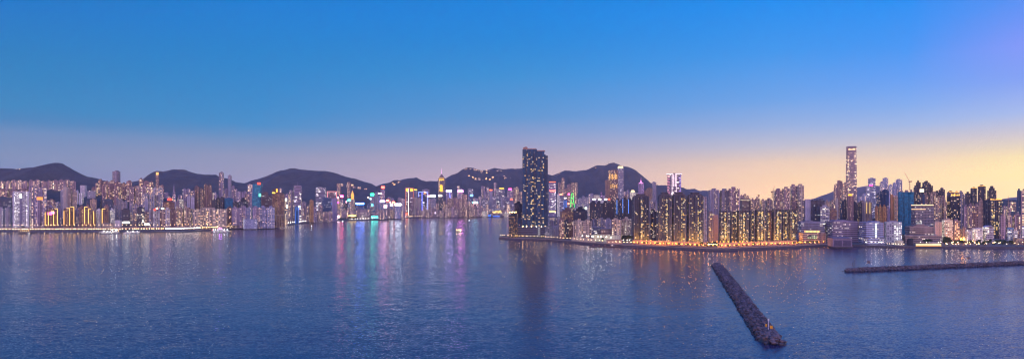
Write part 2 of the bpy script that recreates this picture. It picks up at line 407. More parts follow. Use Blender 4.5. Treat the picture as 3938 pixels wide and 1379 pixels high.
land('ground',KOW,[(10400,1190),(10400,13400),(2500,13400),(1500,3600),(560,3300),(170,2300),(0,1750)],'paved peninsula shore behind the promenade',z=4.)

# ------------------------------------------------------------------ buildings
BL=[]
def fit(kind,x0,x1,D,dep,yaw):
    """scale a plan so its picture extent is x0..x1 with its near side at D"""
    w=(x1-x0)/F*D; dep=dep or max(16,min(34,w*.9)); cx=(x0+x1)/2; X=WX(cx,D+dep/2); sc=w
    for _ in range(6):
        pl=plan(kind,sc,dep); ca,sa=math.cos(yaw),math.sin(yaw)
        q=[(p[0]*ca-p[1]*sa,p[0]*sa+p[1]*ca) for p in pl]
        my=min(b for a,b in q); cyy=D-my
        pr=[CX+F*(X+a)/(cyy+b) for a,b in q]
        lo,hi=min(pr),max(pr)
        sc=max(4,sc*max(.3,(x1-x0)/(hi-lo))**.9); X+=((x0+x1)/2-(lo+hi)/2)/F*D
        if sc<dep*.7: dep=max(8,sc/.75)
    return X,cyy,sc,dep
def building(kind,x0,x1,yt,D,label,cat=None,pl='box',st='res',col='pk',yaw=None,dep=None,roof='plant',lit=None,group=None,base=None,podium=None,extra=None,crown=0):
    if yaw is None:
        yaw=R.uniform(-.22,.22)-math.atan2(WX((x0+x1)/2,D),D)*.75
    X,Y,w,dp=fit(pl,x0,x1,D,dep,yaw)
    gz=ground_z(X,Y)-6 if ground_z(X,Y)>6 else 3.4
    if base is not None: gz=WZ(base,D)
    zt=WZ(yt,D)
    if zt-gz<6: gz=zt-10
    c=COL[col] if isinstance(col,str) else col
    v=R.uniform(.88,1.12); c=tuple(min(.8,k*v) for k in c)
    e=empty(kind,(X,Y,gz),label,cat or {'apartment':'apartment block','office':'office tower'}.get(kind.split('_')[0],kind.replace('_',' ')),group,yaw)
    H=zt-gz; mat=FM(st); rf=oc('roof_concrete'); rc=tuple(k*.75 for k in c)
    top=plan(pl,w,dp)
    z0=0.
    main_top=H-crown
    bm=bmesh.new()
    rh=0
    if roof in('plant','tank','step'): rh=min(H*.08,5.5)
    if roof=='step': rh=min(H*.16,14)
    prism(bm,top,z0,main_top-rh,0)
    o=link('facade',bm,mat,e,c)
    if podium:
        bm=bmesh.new(); box(bm,0,-2,0,w*1.12,dp+6,podium); link('podium',bm,FM('white_lit'),e,c)
    if rh:
        bm=bmesh.new(); zz=main_top-rh
        # parapet lip and the plant room
        if roof=='plant':
            k=R.uniform(-.18,.18)*w
            box(bm,k,0,zz,w*R.uniform(.34,.55),dp*.5,rh*.95); box(bm,-k-.1*w,dp*.1,zz,w*.2,dp*.25,rh*.5)
        elif roof=='tank':
            prism(bm,ngon(12,min(w,dp)*.26),zz,main_top)
            box(bm,w*.28,0,zz,w*.2,dp*.3,rh*.6)
        else:
            box(bm,0,0,zz,w*.62,dp*.7,rh*.55); box(bm,0,0,zz+rh*.55,w*.34,dp*.4,rh*.45)
        link('rooftop_plant_room',bm,rf,e,rc)
        bm=bmesh.new()
        for sx_,sy_,ww_,dd_ in ((0,-1,w,.5),(0,1,w,.5)):
            pass
        if pl=='box':
            box(bm,0,-dp/2+.2,zz,w,.4,1.3); box(bm,0,dp/2-.2,zz,w,.4,1.3); box(bm,-w/2+.2,0,zz,.4,dp-.82,1.3); box(bm,w/2-.2,0,zz,.4,dp-.82,1.3)
            link('parapet',bm,rf,e,c)
        else: bm.free()
    if roof=='mast':
        bm=bmesh.new(); tube(bm,(0,0,H),(0,0,H+H*.12),1.2,6,.3); link('mast',bm,rf,e,rc)
    inf=dict(e=e,w=w,dp=dp,H=H,D=D,c=c,X=X,Y=Y,gz=gz,yaw=yaw,x0=x0,x1=x1,yt=yt,pl=pl)
    if extra: extra(inf)
    BL.append(inf); return inf
ORD=['','first','second','third','fourth','fifth','sixth','seventh','eighth','ninth','tenth','eleventh','twelfth','thirteenth','fourteenth','fifteenth','sixteenth']
def row(items,D,noun,place,kind='apartment_tower',pl='bay',st='resfar',col='pk',group=None,**k):
    """a run of neighbouring buildings: items are (x0,x1,ytop[,dict])"""
    for i,it in enumerate(items):
        kk=dict(pl=pl,st=st,col=col); kk.update(k)
        if len(it)>3: kk.update(it[3])
        nm=kk.pop('noun',noun); kd=kk.pop('kind',kind); lb=kk.pop('label',None); dj=kk.pop('dj',R.uniform(-12,12))
        lb=lb or f"{CW[kk['col']]} {nm}, {ORD[i+1]} {place}"
        building(kd,it[0],it[1],it[2],D+dj,lb,group=group,**kk)
def sign(inf,px0,px1,py0,py1,key,c,s,text=None,tc=None,name='neon_sign'):
    """a lit panel with a casing, standing on the roof or fixed to the front of its building"""
    e=inf['e']; D=inf['D']-1.2; cxp=(px0+px1)/2
    w=(px1-px0)/F*D; hgt=(py1-py0)/F*D
    X=WX(cxp,D); z=WZ((py0+py1)/2,D)
    inv=(Matrix.Translation((inf['X'],inf['Y'],inf['gz']))@Matrix.Rotation(inf['yaw'],4,'Z')).inverted()
    yaw=-math.atan2(X,D)
    Mx=inv@Matrix.Translation((X,D,z))@Matrix.Rotation(yaw,4,'Z')
    bm=bmesh.new(); box(bm,0,.9,-hgt/2-.5,w+1,.8,hgt+1)
    z_top=inf['gz']+inf['H']
    if z-hgt/2>z_top-8:   # rooftop sign on struts
        for sx_ in(-.4,.4): tube(bm,(sx_*w,1.4,-hgt/2-.4),(sx_*w,3,-(z-z_top)-8),.35,5)
    bm.transform(Mx); o=link(name,bm,oc('sign_casing'),e,(.06,.06,.07))
    bm=bmesh.new(); box(bm,0,.2,-hgt/2,w,.5,hgt); bm.transform(Mx)
    link('lit_panel',bm,glow(key,c,s),o)
    if text:
        cu=bpy.data.curves.new('lettering','FONT'); cu.body=text; cu.size=hgt*1.05; cu.align_x='CENTER'; cu.align_y='CENTER'; cu.extrude=.3
        tmp=bpy.data.objects.new('t',cu); C.objects.link(tmp); bpy.context.view_layer.update()
        me=bpy.data.meshes.new_from_object(tmp); C.objects.unlink(tmp); bpy.data.objects.remove(tmp)
        bm=bmesh.new(); bm.from_mesh(me)
        xs=[v.co.x for v in bm.verts]; k=w*.95/(max(xs)-min(xs))
        bmesh.ops.scale(bm,vec=(k,1.,1),verts=bm.verts)
        bm.transform(Mx@Matrix.Translation((0,-.5,0))@Matrix.Rotation(PI/2,4,'X')); link('lettering',bm,glow(key+'_text',tc or (1,1,1),s),o)
def local(inf,px,py,D):
    inv=(Matrix.Translation((inf['X'],inf['Y'],inf['gz']))@Matrix.Rotation(inf['yaw'],4,'Z')).inverted()
    return inv@Vector((WX(px,D),D,WZ(py,D)))
def strip(inf,pts,key,c,s,r=.7,name='light_strip',dD=1.2):
    """thin lamps running along a building edge, through the given points"""
    bm=bmesh.new(); Q=[local(inf,a_,b_,inf['D']-dD) for a_,b_ in pts]
    for p,q in zip(Q,Q[1:]): tube(bm,p,q,r,5)
    return link(name,bm,glow(key,c,s,sample=False),inf['e'])
# ================================================================== island side, from the white grid office tower outwards
G1='housing towers of the hilltop estate'
row([(-24+i*22.6,-24+(i+1)*22.6-1.0,688+R.choice([0,2,3,5])) for i in range(14)],2960,'estate tower','in the topmost hillside wall of towers under the smooth peak',pl='bay2',group=G1,col='pk',dep=22)
BL[-1]['e']['label']='pinkish estate tower, the end one above the dark gap on the slope'
row([(-6,40,724),(40,76,728),(76,112,724)],2700,'low estate block','in the tier just below the hilltop wall of towers',st='old',col='rb')
row([(110,132,712),(132,152,716),(152,180,717)],2620,'apartment tower','behind the white grid office tower, above its far corner',col='mv')
building('office_tower',-10,46,755,2300,'dark blue glass block beside the white grid office tower',pl='box',st='glass',col='nv')
row([(-8,20,795),(20,45,793)],2120,'ribbed waterfront block','from the frame edge beside the grid tower',st='white',col='lg',pl='bay3')
# the white grid office tower
def grid_tower(i):
    w,dp,H,e=i['w'],i['dp'],i['H'],i['e']
    bm=bmesh.new(); box(bm,-w*.42,-dp/2-1.2,0,3.,3,H+3); box(bm,w*.44,-dp/2-1.2,0,3.,3,H+3); box(bm,w*.01,-dp/2-1.2,H,w*.86-3.2,3,3)
    link('portal_frame',bm,oc('pale_stone'),e,(.55,.54,.6))
    bm=bmesh.new(); box(bm,.0,-dp/2-1.0,10,w*.12,1.4,H-16); link('central_pier',bm,FM('blank'),e,(.24,.23,.3))
    bm=bmesh.new(); box(bm,w*.0,-dp/2-2.0,H-20,w*.10,.6,14); link('lit_panel',bm,glow('white',(1,.95,.85),4),e)
building('office_tower',47,118,738,2060,'tall white gridded office tower with a portal frame and many lit windows',pl='box',st='grid',col='lg',yaw=.55,roof=None,extra=grid_tower)
row([(118,136,770),(168,186,792),(186,208,786)],2260,'slender apartment tower','behind the tower with the orange-lit roof',col='mv')
def orange_roof(i):
    bm=bmesh.new(); box(bm,0,0,i['H']+.02,i['w']*.7,i['dp']*.6,WZ(758,i['D'])-WZ(768,i['D'])+1); link('lit_roof_box',bm,glow('orange',(1,.35,.06),1.6),i['e'])
building('apartment_tower',136,170,768,2090,'pale apartment tower topped by an orange-lit roof box',st='res',col='mv',pl='bay3',roof=None,extra=orange_roof)
building('apartment_block',180,213,763,2560,'brown mid-rise block in front of the dark wooded gap',st='res',col='rb',pl='bay3')
building('apartment_block',213,232,774,2540,'pale mid-rise block in front of the dark wooded gap',st='res',col='lg')
building('apartment_tower',233,246,728,2500,'narrow white tower beside the round beige tower',st='resdim',col='wh')
def round_top(i):
    bm=bmesh.new(); prism(bm,ngon(16,i['w']*.3),i['H'],i['H']+10); link('rooftop_drum',bm,oc('roof_concrete'),i['e'],(.3,.26,.24))
building('apartment_tower',243,262,718,2400,'round beige tower with a drum on its roof, above the gold-lit blocks',st='blank',col='be',pl='round',roof=None,extra=round_top)
row([(262,279,722),(279,297,736)],2420,'blank-sided tower','beside the round beige tower',st='reslow',col='tan',pl='box')
row([(290,304,730),(304,321,737)],2650,'hillside block','just below the white mansion on the wooded slope',st='white',col='wh',kind='apartment_block',yaw=.3)
building('hillside_house',308,334,712,2850,'white flat-roofed mansion high on the wooded slope',cat='house',st='white',col='wh',roof=None)
building('apartment_block',336,370,733,2750,'white block striped with balconies on the wooded slope',st='office',col='wh',roof=None)
row([(352,366,716),(366,378,700),(378,397,687),(397,420,694)],2800,'hilltop tower','in the clump beside the tall round-topped tower',col='rb',pl='bay2')
building('apartment_tower',432,463,654,2900,'tall round-shouldered tower standing above the hill crest',st='reslow',col='gy',pl='oct',roof='plant')
row([(420,442,692),(442,466,696),(466,486,700),(486,508,692),(508,534,712)],2760,'hilltop tower','in front of the tall round-shouldered tower',col='rb',pl='bay2',st='resfar')
row([(392,414,706),(414,438,703),(438,462,706)],2560,'lit apartment tower','in the amber cluster above the gold-edged blocks',col='rb',pl='bay3',st='resfar')
row([(332,346,764),(372,391,764),(391,436,763)],2250,'glass office block','on the terrace above the gold-edged blocks',kind='office_block',st='glass',col='nv',pl='box')
building('office_block',346,372,762,2210,'mid-rise block washed in yellow light above the gold-edged blocks',st='gold',col='tan')
# gold-edged brown blocks by the highway
def gold(pts):
    def f(i): 
        for p in pts: strip(i,p,'gold_line',(1,.55,.12),2.6,.8)
    return f
row([(173,192,806,{'extra':gold([[(186,866),(186,815)],[(173.5,866),(173.5,815)]])}),
     (192,222,803,{'extra':lambda i:(gold([[(197,810),(206,810),(206,866)],[(211,803),(221,803),(221,865)]])(i),sign(i,184,198,815,826,'pinkneon',(1,.12,.45),3),sign(i,196,208,813,822,'pinkneon2',(1,.3,.7),2.4))}),
     (243,264,800,{'extra':gold([[(246,864),(246,810)],[(256,800),(268,800),(268,863)]]),'dj':-12}),
     (264,286,793,{'extra':gold([[(271,795),(284,795),(284,863)]]),'dj':12}),
     (305,337,795,{'extra':gold([[(325,860),(325,795),(336,795)]])}),
     (338,350,803,{'extra':gold([[(340,860),(340,804),(350,804)]])}),
     (350,369,812,{'extra':gold([[(360,860),(360,811)]])}),
     (390,421,800,{'extra':gold([[(393,860),(393,802),(405,802)]])})],2070,'block edged in gold lights','along the highway from the white grid tower',st='gold',col='br',pl='bay3',group='gold-edged apartment blocks by the highway')
row([(156,173,822),(222,238,795),(286,304,800),(370,389,800,{'st':'white','col':'wh'}),(423,441,799,{'st':'white_lit','col':'wh'})],2105,'plain block','between the gold-edged blocks by the highway',st='reslow',col='mv')
row([(180,206,797),(206,238,800),(300,326,790),(326,350,786),(400,420,786)],2170,'amber-windowed tower','behind the gold-edged blocks',st='gold',col='rb',pl='bay2')
row([(447,459,758),(459,474,764),(436,447,786),(474,492,770)],2180,'slender grey tower','beside the dark glass offices near the red-lit tower',st='reslow',col='gy')
building('office_block',392,438,858,2035,'low pillared waterfront hall beneath the gold-edged blocks',st='industrial',col='be',roof=None)
building('office_block',442,468,846,2040,'white shed-like block with blank walls by the highway',st='blank',col='wh',roof=None)
def billb(a,b,c_,d_,k,col,s): return lambda i: sign(i,a,b,c_,d_,k,col,s)
building('office_tower',467,500,800,2080,'dark glass office with bright shopfront under it',st='glass',col='dk',extra=billb(474,496,851,858,'white',(1,.95,.85),4))
# ---- hillside clump with pointed tower
row([(534,552,683),(553,575,693),(575,591,695),(612,630,709)],2700,'reddish tower','on the crest near the slim gold-topped tower',st='resfar',col='rb',pl='bay2')
def lantern(i):
    bm=bmesh.new(); prism(bm,ngon(8,i['w']*.45),i['H'],i['H']+12); link('lit_crown',bm,glow('amber',(1,.55,.15),1.5),i['e'])
building('apartment_tower',599,611,672,2720,'slim tower with an amber-lit crown on the skyline between two hills',st='reslow',col='rb',roof=None,extra=lantern)
row([(498,520,716),(520,546,712),(546,568,713),(568,590,716)],2520,'brightly lit tower','in the dense slope-side clump past the amber cluster',st='resfar',col='pk',pl='bay3')
row([(590,608,718),(608,627,717)],2480,'white lit tower','below the slim gold-topped tower',st='resfar',col='lg',pl='bay2')
row([(548,574,742),(574,598,743),(598,622,746)],2350,'pale apartment tower','in front of the slope-side clump',st='res',col='lg',pl='bay3')
building('apartment_tower',557,571,760,2260,'plain grey tower with almost no lights above the highway',st='blank',col='lg')
row([(500,514,775),(514,530,782),(530,548,786)],2240,'mauve tower','under the brightly lit slope-side clump',st='res',col='mv')
def stepped(i):
    w,H=i['w'],i['H']; bm=bmesh.new(); z=H; 
    for k in(.7,.48,.28): box(bm,0,0,z,w*k,w*k,12); z+=12
    tube(bm,(0,0,z),(0,0,z+14),1.2,6,.2); link('stepped_spire',bm,FM('resfar'),i['e'],(.3,.26,.3))
building('office_tower',662,676,748,2700,'stepped tower narrowing to a needle spire below the hills',st='resfar',col='mv',roof=None,extra=stepped)
building('office_block',627,672,771,2200,'dark hotel block with a glowing red roof sign',cat='hotel',st='gold',col='br',extra=lambda i:sign(i,646,659,762,770,'redsign',(1,.06,.03),3))
row([(630,650,738),(683,700,748),(702,718,723),(718,733,723),(733,750,731)],2900,'distant tower','between the stepped spire and the dark twin towers',st='resfar',col='mv',pl='bay2')
row([(641,658,752),(676,690,770),(690,706,762,{'st':'white_lit','col':'be'}),(706,720,770)],2450,'mid-rise tower','around the foot of the stepped spire tower',st='res',col='pk')
row([(720,734,748),(734,749,752)],2300,'blank pale tower','beside the dark twin towers',st='blank',col='lg')
row([(748,771,712),(771,784,722),(784,798,705),(798,816,708)],2330,'dark residential tower','of the four dark ones above the long beige slab',st='reslow',col='br',pl='bay2')
building('apartment_tower',842,861,659,2900,'taller of two slim towers standing against the stepped hill',st='resfar',col='mv',pl='bay2',roof='tank')
building('apartment_tower',876,891,671,3050,'shorter of two slim towers standing against the stepped hill',st='reslow',col='lg',pl='box',roof='tank')
row([(818,836,737),(862,877,724),(891,903,712),(903,913,724),(913,932,733),(932,950,733),(950,972,735),(952,971,705)],2980,'hill-foot tower','going past the two slim towers',st='resfar',col='mv',pl='bay2')
building('office_block',863,896,758,2350,'blue glass box building among apartment towers',st='mesh',col='bl')
row([(816,830,762),(830,846,757),(846,863,755),(896,918,772)],2330,'dark mid-rise','beside the blue glass box building',st='reslow',col='dk')
building('office_block',918,953,760,2300,'dark glass building with a curved top behind the beige slab',st='glass',col='dk',pl='round',roof='step')
row([(953,972,750),(940,957,742)],2420,'pinkish tower','beside the leaning teal glass tower',st='res',col='pk')
# the leaning teal tower
def teal_lean(i):
    e=i['e']
X=WX(986,2330); e=empty('office_tower',(X,2345,3.5),'curved teal glass tower leaning at the waist with a red roof sign','office tower',rz=.15)
bm=bmesh.new(); uvl=None; Ht=WZ(706,2330)-3.5; wt=30/F*2330; n=14
prev=None
for k in range(n):
    z0=Ht*k/n; z1=Ht*(k+1)/n
    f=lambda z:(5.5*math.sin(z/Ht*PI*1.3+2.2), 1-.12*math.sin(z/Ht*PI))
    (o0,s0),(o1,s1)=f(z0),f(z1)
    prism(bm,rect(wt*s0,24,o0),z0,z1,0,top=rect(wt*s1,24,o1),v0=0,cap=(k==n-1))
link('facade',bm,FM('teal'),e,COL['tl'])
inf=dict(e=e,D=2330,X=X,Y=2345,gz=3.5,yaw=.15,H=Ht,w=wt,dp=24)
sign(inf,990,1002,701,709,'redsign',(1,.06,.03),3); sign(inf,996,1003,744,755,'greensign',(.1,1,.7),3)
# front row towards the bend
row([(500,513,790,{'col':'lg'}),(513,527,800),(556,573,806),(573,590,796,{'col':'lg'}),(615,635,798),(635,655,797,{'col':'wh'})],2100,'waterfront block','past the bright shopfront office',st='res',col='pk',pl='bay2')
building('office_block',527,556,793,2075,'dark glass office with scattered yellow windows by the highway',st='office',col='dk',extra=billb(556,573,858,865,'white',(1,.95,.85),4))
building('apartment_tower',590,615,800,2080,'white waterfront tower carrying red and white roof signs',st='white',col='lg',pl='bay3',extra=lambda i:(sign(i,592,598,802,809,'redsign',(1,.08,.03),5),sign(i,600,607,798,804,'rs2',(1,.3,.2),7),sign(i,620,630,799,803,'greenwhite',(.8,1,.8),5)))
row([(655,677,800,{'col':'br','st':'reslow'}),(677,708,795),(708,741,796)],2100,'slab block','leading up to the long beige slab',st='old',col='tan',pl='bay4',kind='apartment_slab')
building('apartment_slab',742,873,797,2090,'long beige slab with countless small lit windows above the highway',st='old',col='be',pl='bay7',dep=22,yaw=.3)
row([(873,891,792,{'col':'br','st':'resfar'}),(891,921,793,{'pl':'bay4'}),(921,948,791),(948,972,793,{'col':'pb'}),(972,1000,791),(1000,1028,790,{'col':'pb'}),(1028,1057,791,{'col':'pb'})],2190,'striped slab','counting on from the long beige slab',st='res',col='mv',pl='bay4',kind='apartment_slab')
building('office_block',935,990,842,2130,'low blue-and-white clubhouse building beside the highway',st='grid',col='pb',roof=None)
# ---- causeway area
def pillars(i):
    bm=bmesh.new(); w=i['w']
    for k in range(7): box(bm,-w/2+w*(k+.5)/7,-i['dp']/2-3,0,1.6,2,(WZ(826,i['D'])-3.4))
    box(bm,0,-i['dp']/2-3,WZ(826,i['D'])-3.38,w,4,2); link('colonnade',bm,oc('pale_stone'),i['e'],(.4,.32,.25))
building('hotel_tower',1047,1095,739,2280,'tall dark brown tower dotted with amber windows above a colonnade',cat='hotel',st='gold',col='br',pl='bay5',extra=lambda i:(pillars(i),sign(i,1047,1058,739,743,'yellowsign',(1,.7,.05),3)))
building('office_tower',1046,1070,724,2420,'short brown tower with a flame-like golden lamp on top',st='resdim',col='br',extra=lambda i:sign(i,1062,1067,726,738,'flame',(1,.45,.03),3))
row([(1004,1032,737),(1032,1046,748)],2450,'dark office tower','beside the flame-topped brown tower',st='glass',col='br',kind='office_tower')
building('office_tower',1093,1108,762,2330,'narrow tower carrying stacked white signs down one edge',st='res',col='gy',extra=lambda i:(sign(i,1098,1103,762,772,'white',(1,.95,.85),4),sign(i,1101,1106,788,799,'white',(1,.95,.85),4),sign(i,1092,1095,782,792,'rose',(1,.5,.6),3)))
row([(1096,1112,742),(1112,1128,728),(1071,1086,720)],2900,'distant tower','behind the dark amber-dotted tower',st='resfar',col='mv')
building('office_tower',1129,1159,713,2900,'tall gridded office tower with pairs of rooftop masts',st='officefar',col='mv',roof='mast')
building('office_block',1133,1149,790,2700,'small block glowing solid blue near the shore road',st='blueneon',col='nv',extra=lambda i:sign(i,1148,1154,791,797,'bluewhite',(.5,.7,1),5))
row([(1108,1120,758),(1120,1131,766),(1149,1160,772),(1160,1178,772),(1180,1190,784),(1190,1206,765,{'st':'gold','col':'or_'}),(1206,1218,790)],2980,'mid-distance tower','going from the blue-glowing block to the big glass twin block',st='resfar',col='mv',pl='bay2')
building('office_tower',1214,1254,717,3300,'broad office tower ruled with bright white floors',st='officefar',col='gy',extra=None)
def pinkframe(i): strip(i,[(1259,760),(1259,736),(1294,736),(1294,760)],'rose_line',(1,.35,.35),1.8,1.4)
building('office_tower',1258,1296,735,3400,'tower outlined with rose-coloured lights behind the big glass block',st='officefar',col='rb',extra=pinkframe)
building('office_tower',1239,1277,758,3150,'wide blue-grey glass face of the big block near the bay',st='glass',col='bl')
building('office_tower',1277,1297,760,3152,'plain stone half of the big block near the bay',st='blank',col='mv')
row([(1295,1311,704),(1335,1348,698)],4950,'lone tower','high on the long rounded hill',st='resfar',col='rb',pl='bay2')
row([(1226,1240,784),(1205,1226,806),(1160,1180,806),(1180,1205,812),(1128,1150,815),(1240,1262,812),(1262,1278,810)],3080,'low-rise block','behind the shore park at the bend',st='resfar',col='pk',pl='bay2',kind='apartment_block')
# neon district
Dn=3900
building('office_tower',1308,1321,764,Dn,'narrow tower under a glowing red-pink sign',st='resfar',col='mv',extra=lambda i:sign(i,1309,1320,750,758,'neon_red',(1,.05,.2),24))
building('office_tower',1296,1307,762,Dn,'narrow tower with pink signs beside the stone half block',st='resfar',col='rb',extra=lambda i:(sign(i,1297,1303,756,763,'rose2',(1,.4,.5),6),sign(i,1298,1304,775,781,'pk2',(1,.1,.5),4)))
building('office_tower',1321,1336,778,Dn,'dark narrow tower with a small pink lamp sign on one side',st='resfar',col='dk',extra=lambda i:sign(i,1330,1334,772,779,'rose2',(1,.4,.5),6))
building('office_tower',1338,1357,775,Dn-60,'tower under a glowing turquoise sign',st='resfar',col='pb',extra=lambda i:sign(i,1338,1353,765,773,'neon_teal',(.1,1,.75),7))
def cupola(i):
    w,H=i['w'],i['H']; bm=bmesh.new()
    prism(bm,ngon(10,w*.42),H,H+18,0); prism(bm,ngon(10,w*.5),H+18,H+30,0,top=ngon(10,w*.38)); prism(bm,ngon(10,w*.38),H+30,H+52,0,top=ngon(10,w*.05))
    link('gold_lit_cupola',bm,glow('cupola',(1,.42,.06),1.7),i['e'])  # gold light on the cupola, put into its surface as a glow
    bm=bmesh.new(); tube(bm,(0,0,H+52),(0,0,H+76),1.,6,.2); link('finial',bm,oc('roof_concrete'),i['e'],(.3,.25,.2))
building('hotel_tower',1347,1364,765,Dn-100,'ornate tower with a gold-lit onion cupola and finial',cat='hotel',st='resfar',col='tan',roof=None,extra=cupola)
building('office_tower',1369,1401,787,Dn-120,'tower wearing a wide blue neon name sign along its roof',st='resfar',col='bl',extra=lambda i:sign(i,1369,1400,779,786,'neon_blue',(.01,.12,1),22,text='Panasonic',tc=(.7,.85,1)))
row([(1365,1370,795),(1401,1411,800),(1411,1421,782),(1421,1428,770)],Dn,'slim tower','on from the blue name sign',st='resfar',col='bl',pl='bay2')
building('office_tower',1424,1440,754,Dn,'tower crowned by a bright green square sign',st='resfar',col='gy',extra=lambda i:(sign(i,1425,1438,743,752,'neon_green',(.02,1,.4),9),sign(i,1422,1428,761,767,'cyan2',(.5,.8,1),4),sign(i,1414,1419,756,762,'cream',(1,.8,.6),4)))
building('office_tower',1428,1442,786,Dn-150,'lower tower with a small cyan square sign',st='resfar',col='bl',extra=lambda i:sign(i,1428,1435,784,791,'cyan',(.1,.7,1),6))
row([(1441,1447,738),(1447,1454,736)],Dn+150,'thin pale tower','between the green sign and the red-topped tower',st='resdim',col='lg',pl='box')
building('office_tower',1455,1463,750,Dn+50,'thin tower with a pink-white capsule sign',st='resfar',col='pb',extra=lambda i:sign(i,1455,1467,741,746,'pinkwhite',(1,.45,.65),10))
building('office_tower',1463,1480,727,Dn+60,'tall slender tower topped by a big red sign',st='resfar',col='mv',extra=lambda i:sign(i,1466,1479,715,724,'neon_red2',(1,.06,.04),12))
building('office_tower',1461,1482,778,Dn-140,'tower with a long violet-white sign on its roof',st='resfar',col='pb',extra=lambda i:sign(i,1462,1480,770,777,'violetwhite',(.6,.45,1),14))
building('office_tower',1476,1490,800,Dn-200,'short tower with a square rosy-white sign',st='resfar',col='mv',extra=lambda i:sign(i,1477,1488,787,798,'rosywhite',(1,.6,.7),10))
building('office_tower',1484,1498,776,Dn+20,'tower with an orange-red sign among white ones',st='resfar',col='mv',extra=lambda i:(sign(i,1485,1496,767,774,'neon_red3',(1,.15,.08),10),sign(i,1499,1503,775,781,'white',(1,.95,.85),4)))
building('office_tower',1500,1513,792,Dn-40,'tower beneath a round white glowing sign',st='resfar',col='pb',extra=lambda i:sign(i,1501,1511,783,791,'whitehot',(.9,.9,1),14))
building('office_tower',1506,1521,781,Dn+120,'tower with paired red signs on its roof',st='resfar',col='rb',extra=lambda i:(sign(i,1508,1513,774,781,'neon_red3',(1,.15,.08),10),sign(i,1514,1519,774,781,'neon_red3',(1,.15,.08),10)))
building('office_tower',1518,1543,792,Dn-100,'squat tower with a wide brilliant white sign',st='resfar',col='pb',extra=lambda i:sign(i,1519,1542,782,790,'whitehot',(.9,.9,1),14))
row([(1543,1552,785),(1552,1560,790),(1490,1502,755),(1502,1515,760),(1530,1545,757),(1545,1558,762)],Dn+380,'hazy tower','behind the white and red signs',st='resfar',col='mv',pl='bay2')
row([(1318,1333,812),(1345,1365,808),(1383,1400,806),(1400,1420,812),(1443,1460,808),(1461,1476,806)],Dn-290,'low block','in front of the neon-signed towers',st='resfar',col='pk',kind='office_block',pl='box')
building('billboard',1428,1454,829,3560,'long turquoise lit billboard hall at the water edge',cat='billboard',st='blank',col='tl',roof=None,dep=10,extra=lambda i:sign(i,1428,1453,831,838,'neon_turq',(.08,1,.8),5))
building('shopping_hall',1340,1370,829,3560,'low hall blazing with yellow light by the water',cat='hall',st='white_lit',col='tan',roof=None,dep=12,extra=lambda i:sign(i,1341,1369,827,832,'yellowhall',(1,.65,.15),5))
building('shopping_hall',1382,1412,826,3580,'terraced hall with rows of white-gold lights by the water',cat='hall',st='white_lit',col='tan',roof=None,dep=12)
building('shopping_hall',1297,1307,828,3450,'small square hall with a glaring pink-white front by the bay',cat='hall',st='blank',col='lg',roof=None,extra=lambda i:sign(i,1298,1306,828,836,'rosywhite',(1,.6,.7),10))
for (a_,b_,D_,lo,hi,pc) in ((1296,1450,3760,796,818,'in the packed low band under the neon signs'),(1450,1560,3820,796,818,'in the packed low band under the white-hot signs'),(1600,1760,4300,788,812,'in the low band below the spired tower'),(1700,1880,4420,770,800,'in the mid band behind the lilac and magenta signs'),(1880,1962,4480,776,806,'in the low band behind the exhibition pier'),(1062,1215,3040,794,822,'in the low band beyond the shore park')):
    n=int((b_-a_)/12); xs=[a_+(b_-a_)*i/n for i in range(n+1)]
    row([(xs[i],xs[i+1]-.6,R.uniform(lo,hi)) for i in range(n)],D_,'packed block',pc,kind='office_block',st='resfar',col='pk',pl='bay2')  # plain low-rise filler of unstated use, not offices in particular
# ---- central exhibition district
Dw=4600
def twin(i):
    strip(i,[(1571,828),(1571,724)],'white_line',(1,.85,.7),3,1.3)
    strip(i,[(1560,830),(1560,723),(1590,723),(1591,760)],'red_line',(1,.2,.08),1.2,1.2)
    sign(i,1562,1568,726,734,'goldsign',(1,.6,.02),5); sign(i,1579,1586,726,734,'goldsign',(1,.6,.02),5); sign(i,1560,1569,819,824,'redsign2',(1,.1,.03),5)
building('office_tower',1559,1592,722,4330,'twin-faced tower edged in red with square gold emblems and a white stripe',st='officefar',col='rb',roof=None,extra=twin)
building('office_tower',1591,1605,726,4500,'tower behind the gold-emblem tower with a yellow roof strip',st='officefar',col='gy',extra=lambda i:sign(i,1592,1604,727,730,'yellowsign',(1,.7,.05),3))
row([(1590,1603,757),(1604,1619,759)],4360,'cream ribbed tower','beside the blue-outlined tower',st='resdim',col='be',pl='bay3')
def bluel(i):
    strip(i,[(1609,738),(1644,738)],'blue_line',(.15,.2,1),6,1.5); strip(i,[(1609,740),(1609,756)],'blue_line',(.15,.2,1),6,1.2); strip(i,[(1623,740),(1623,815)],'blue_line',(.15,.2,1),6,1.2); strip(i,[(1644,740),(1644,815)],'blue_line',(.15,.2,1),6,1.2)
    sign(i,1631,1637,736,744,'orangesign',(1,.25,.02),4)
building('office_tower',1608,1645,736,4400,'dark tower outlined with blue lights around an orange emblem',st='officefar',col='dk',roof=None,extra=bluel)
row([(1624,1651,725),(1643,1652,732)],Dw,'pale block','right behind the blue-outlined tower',st='reslow',col='gy')
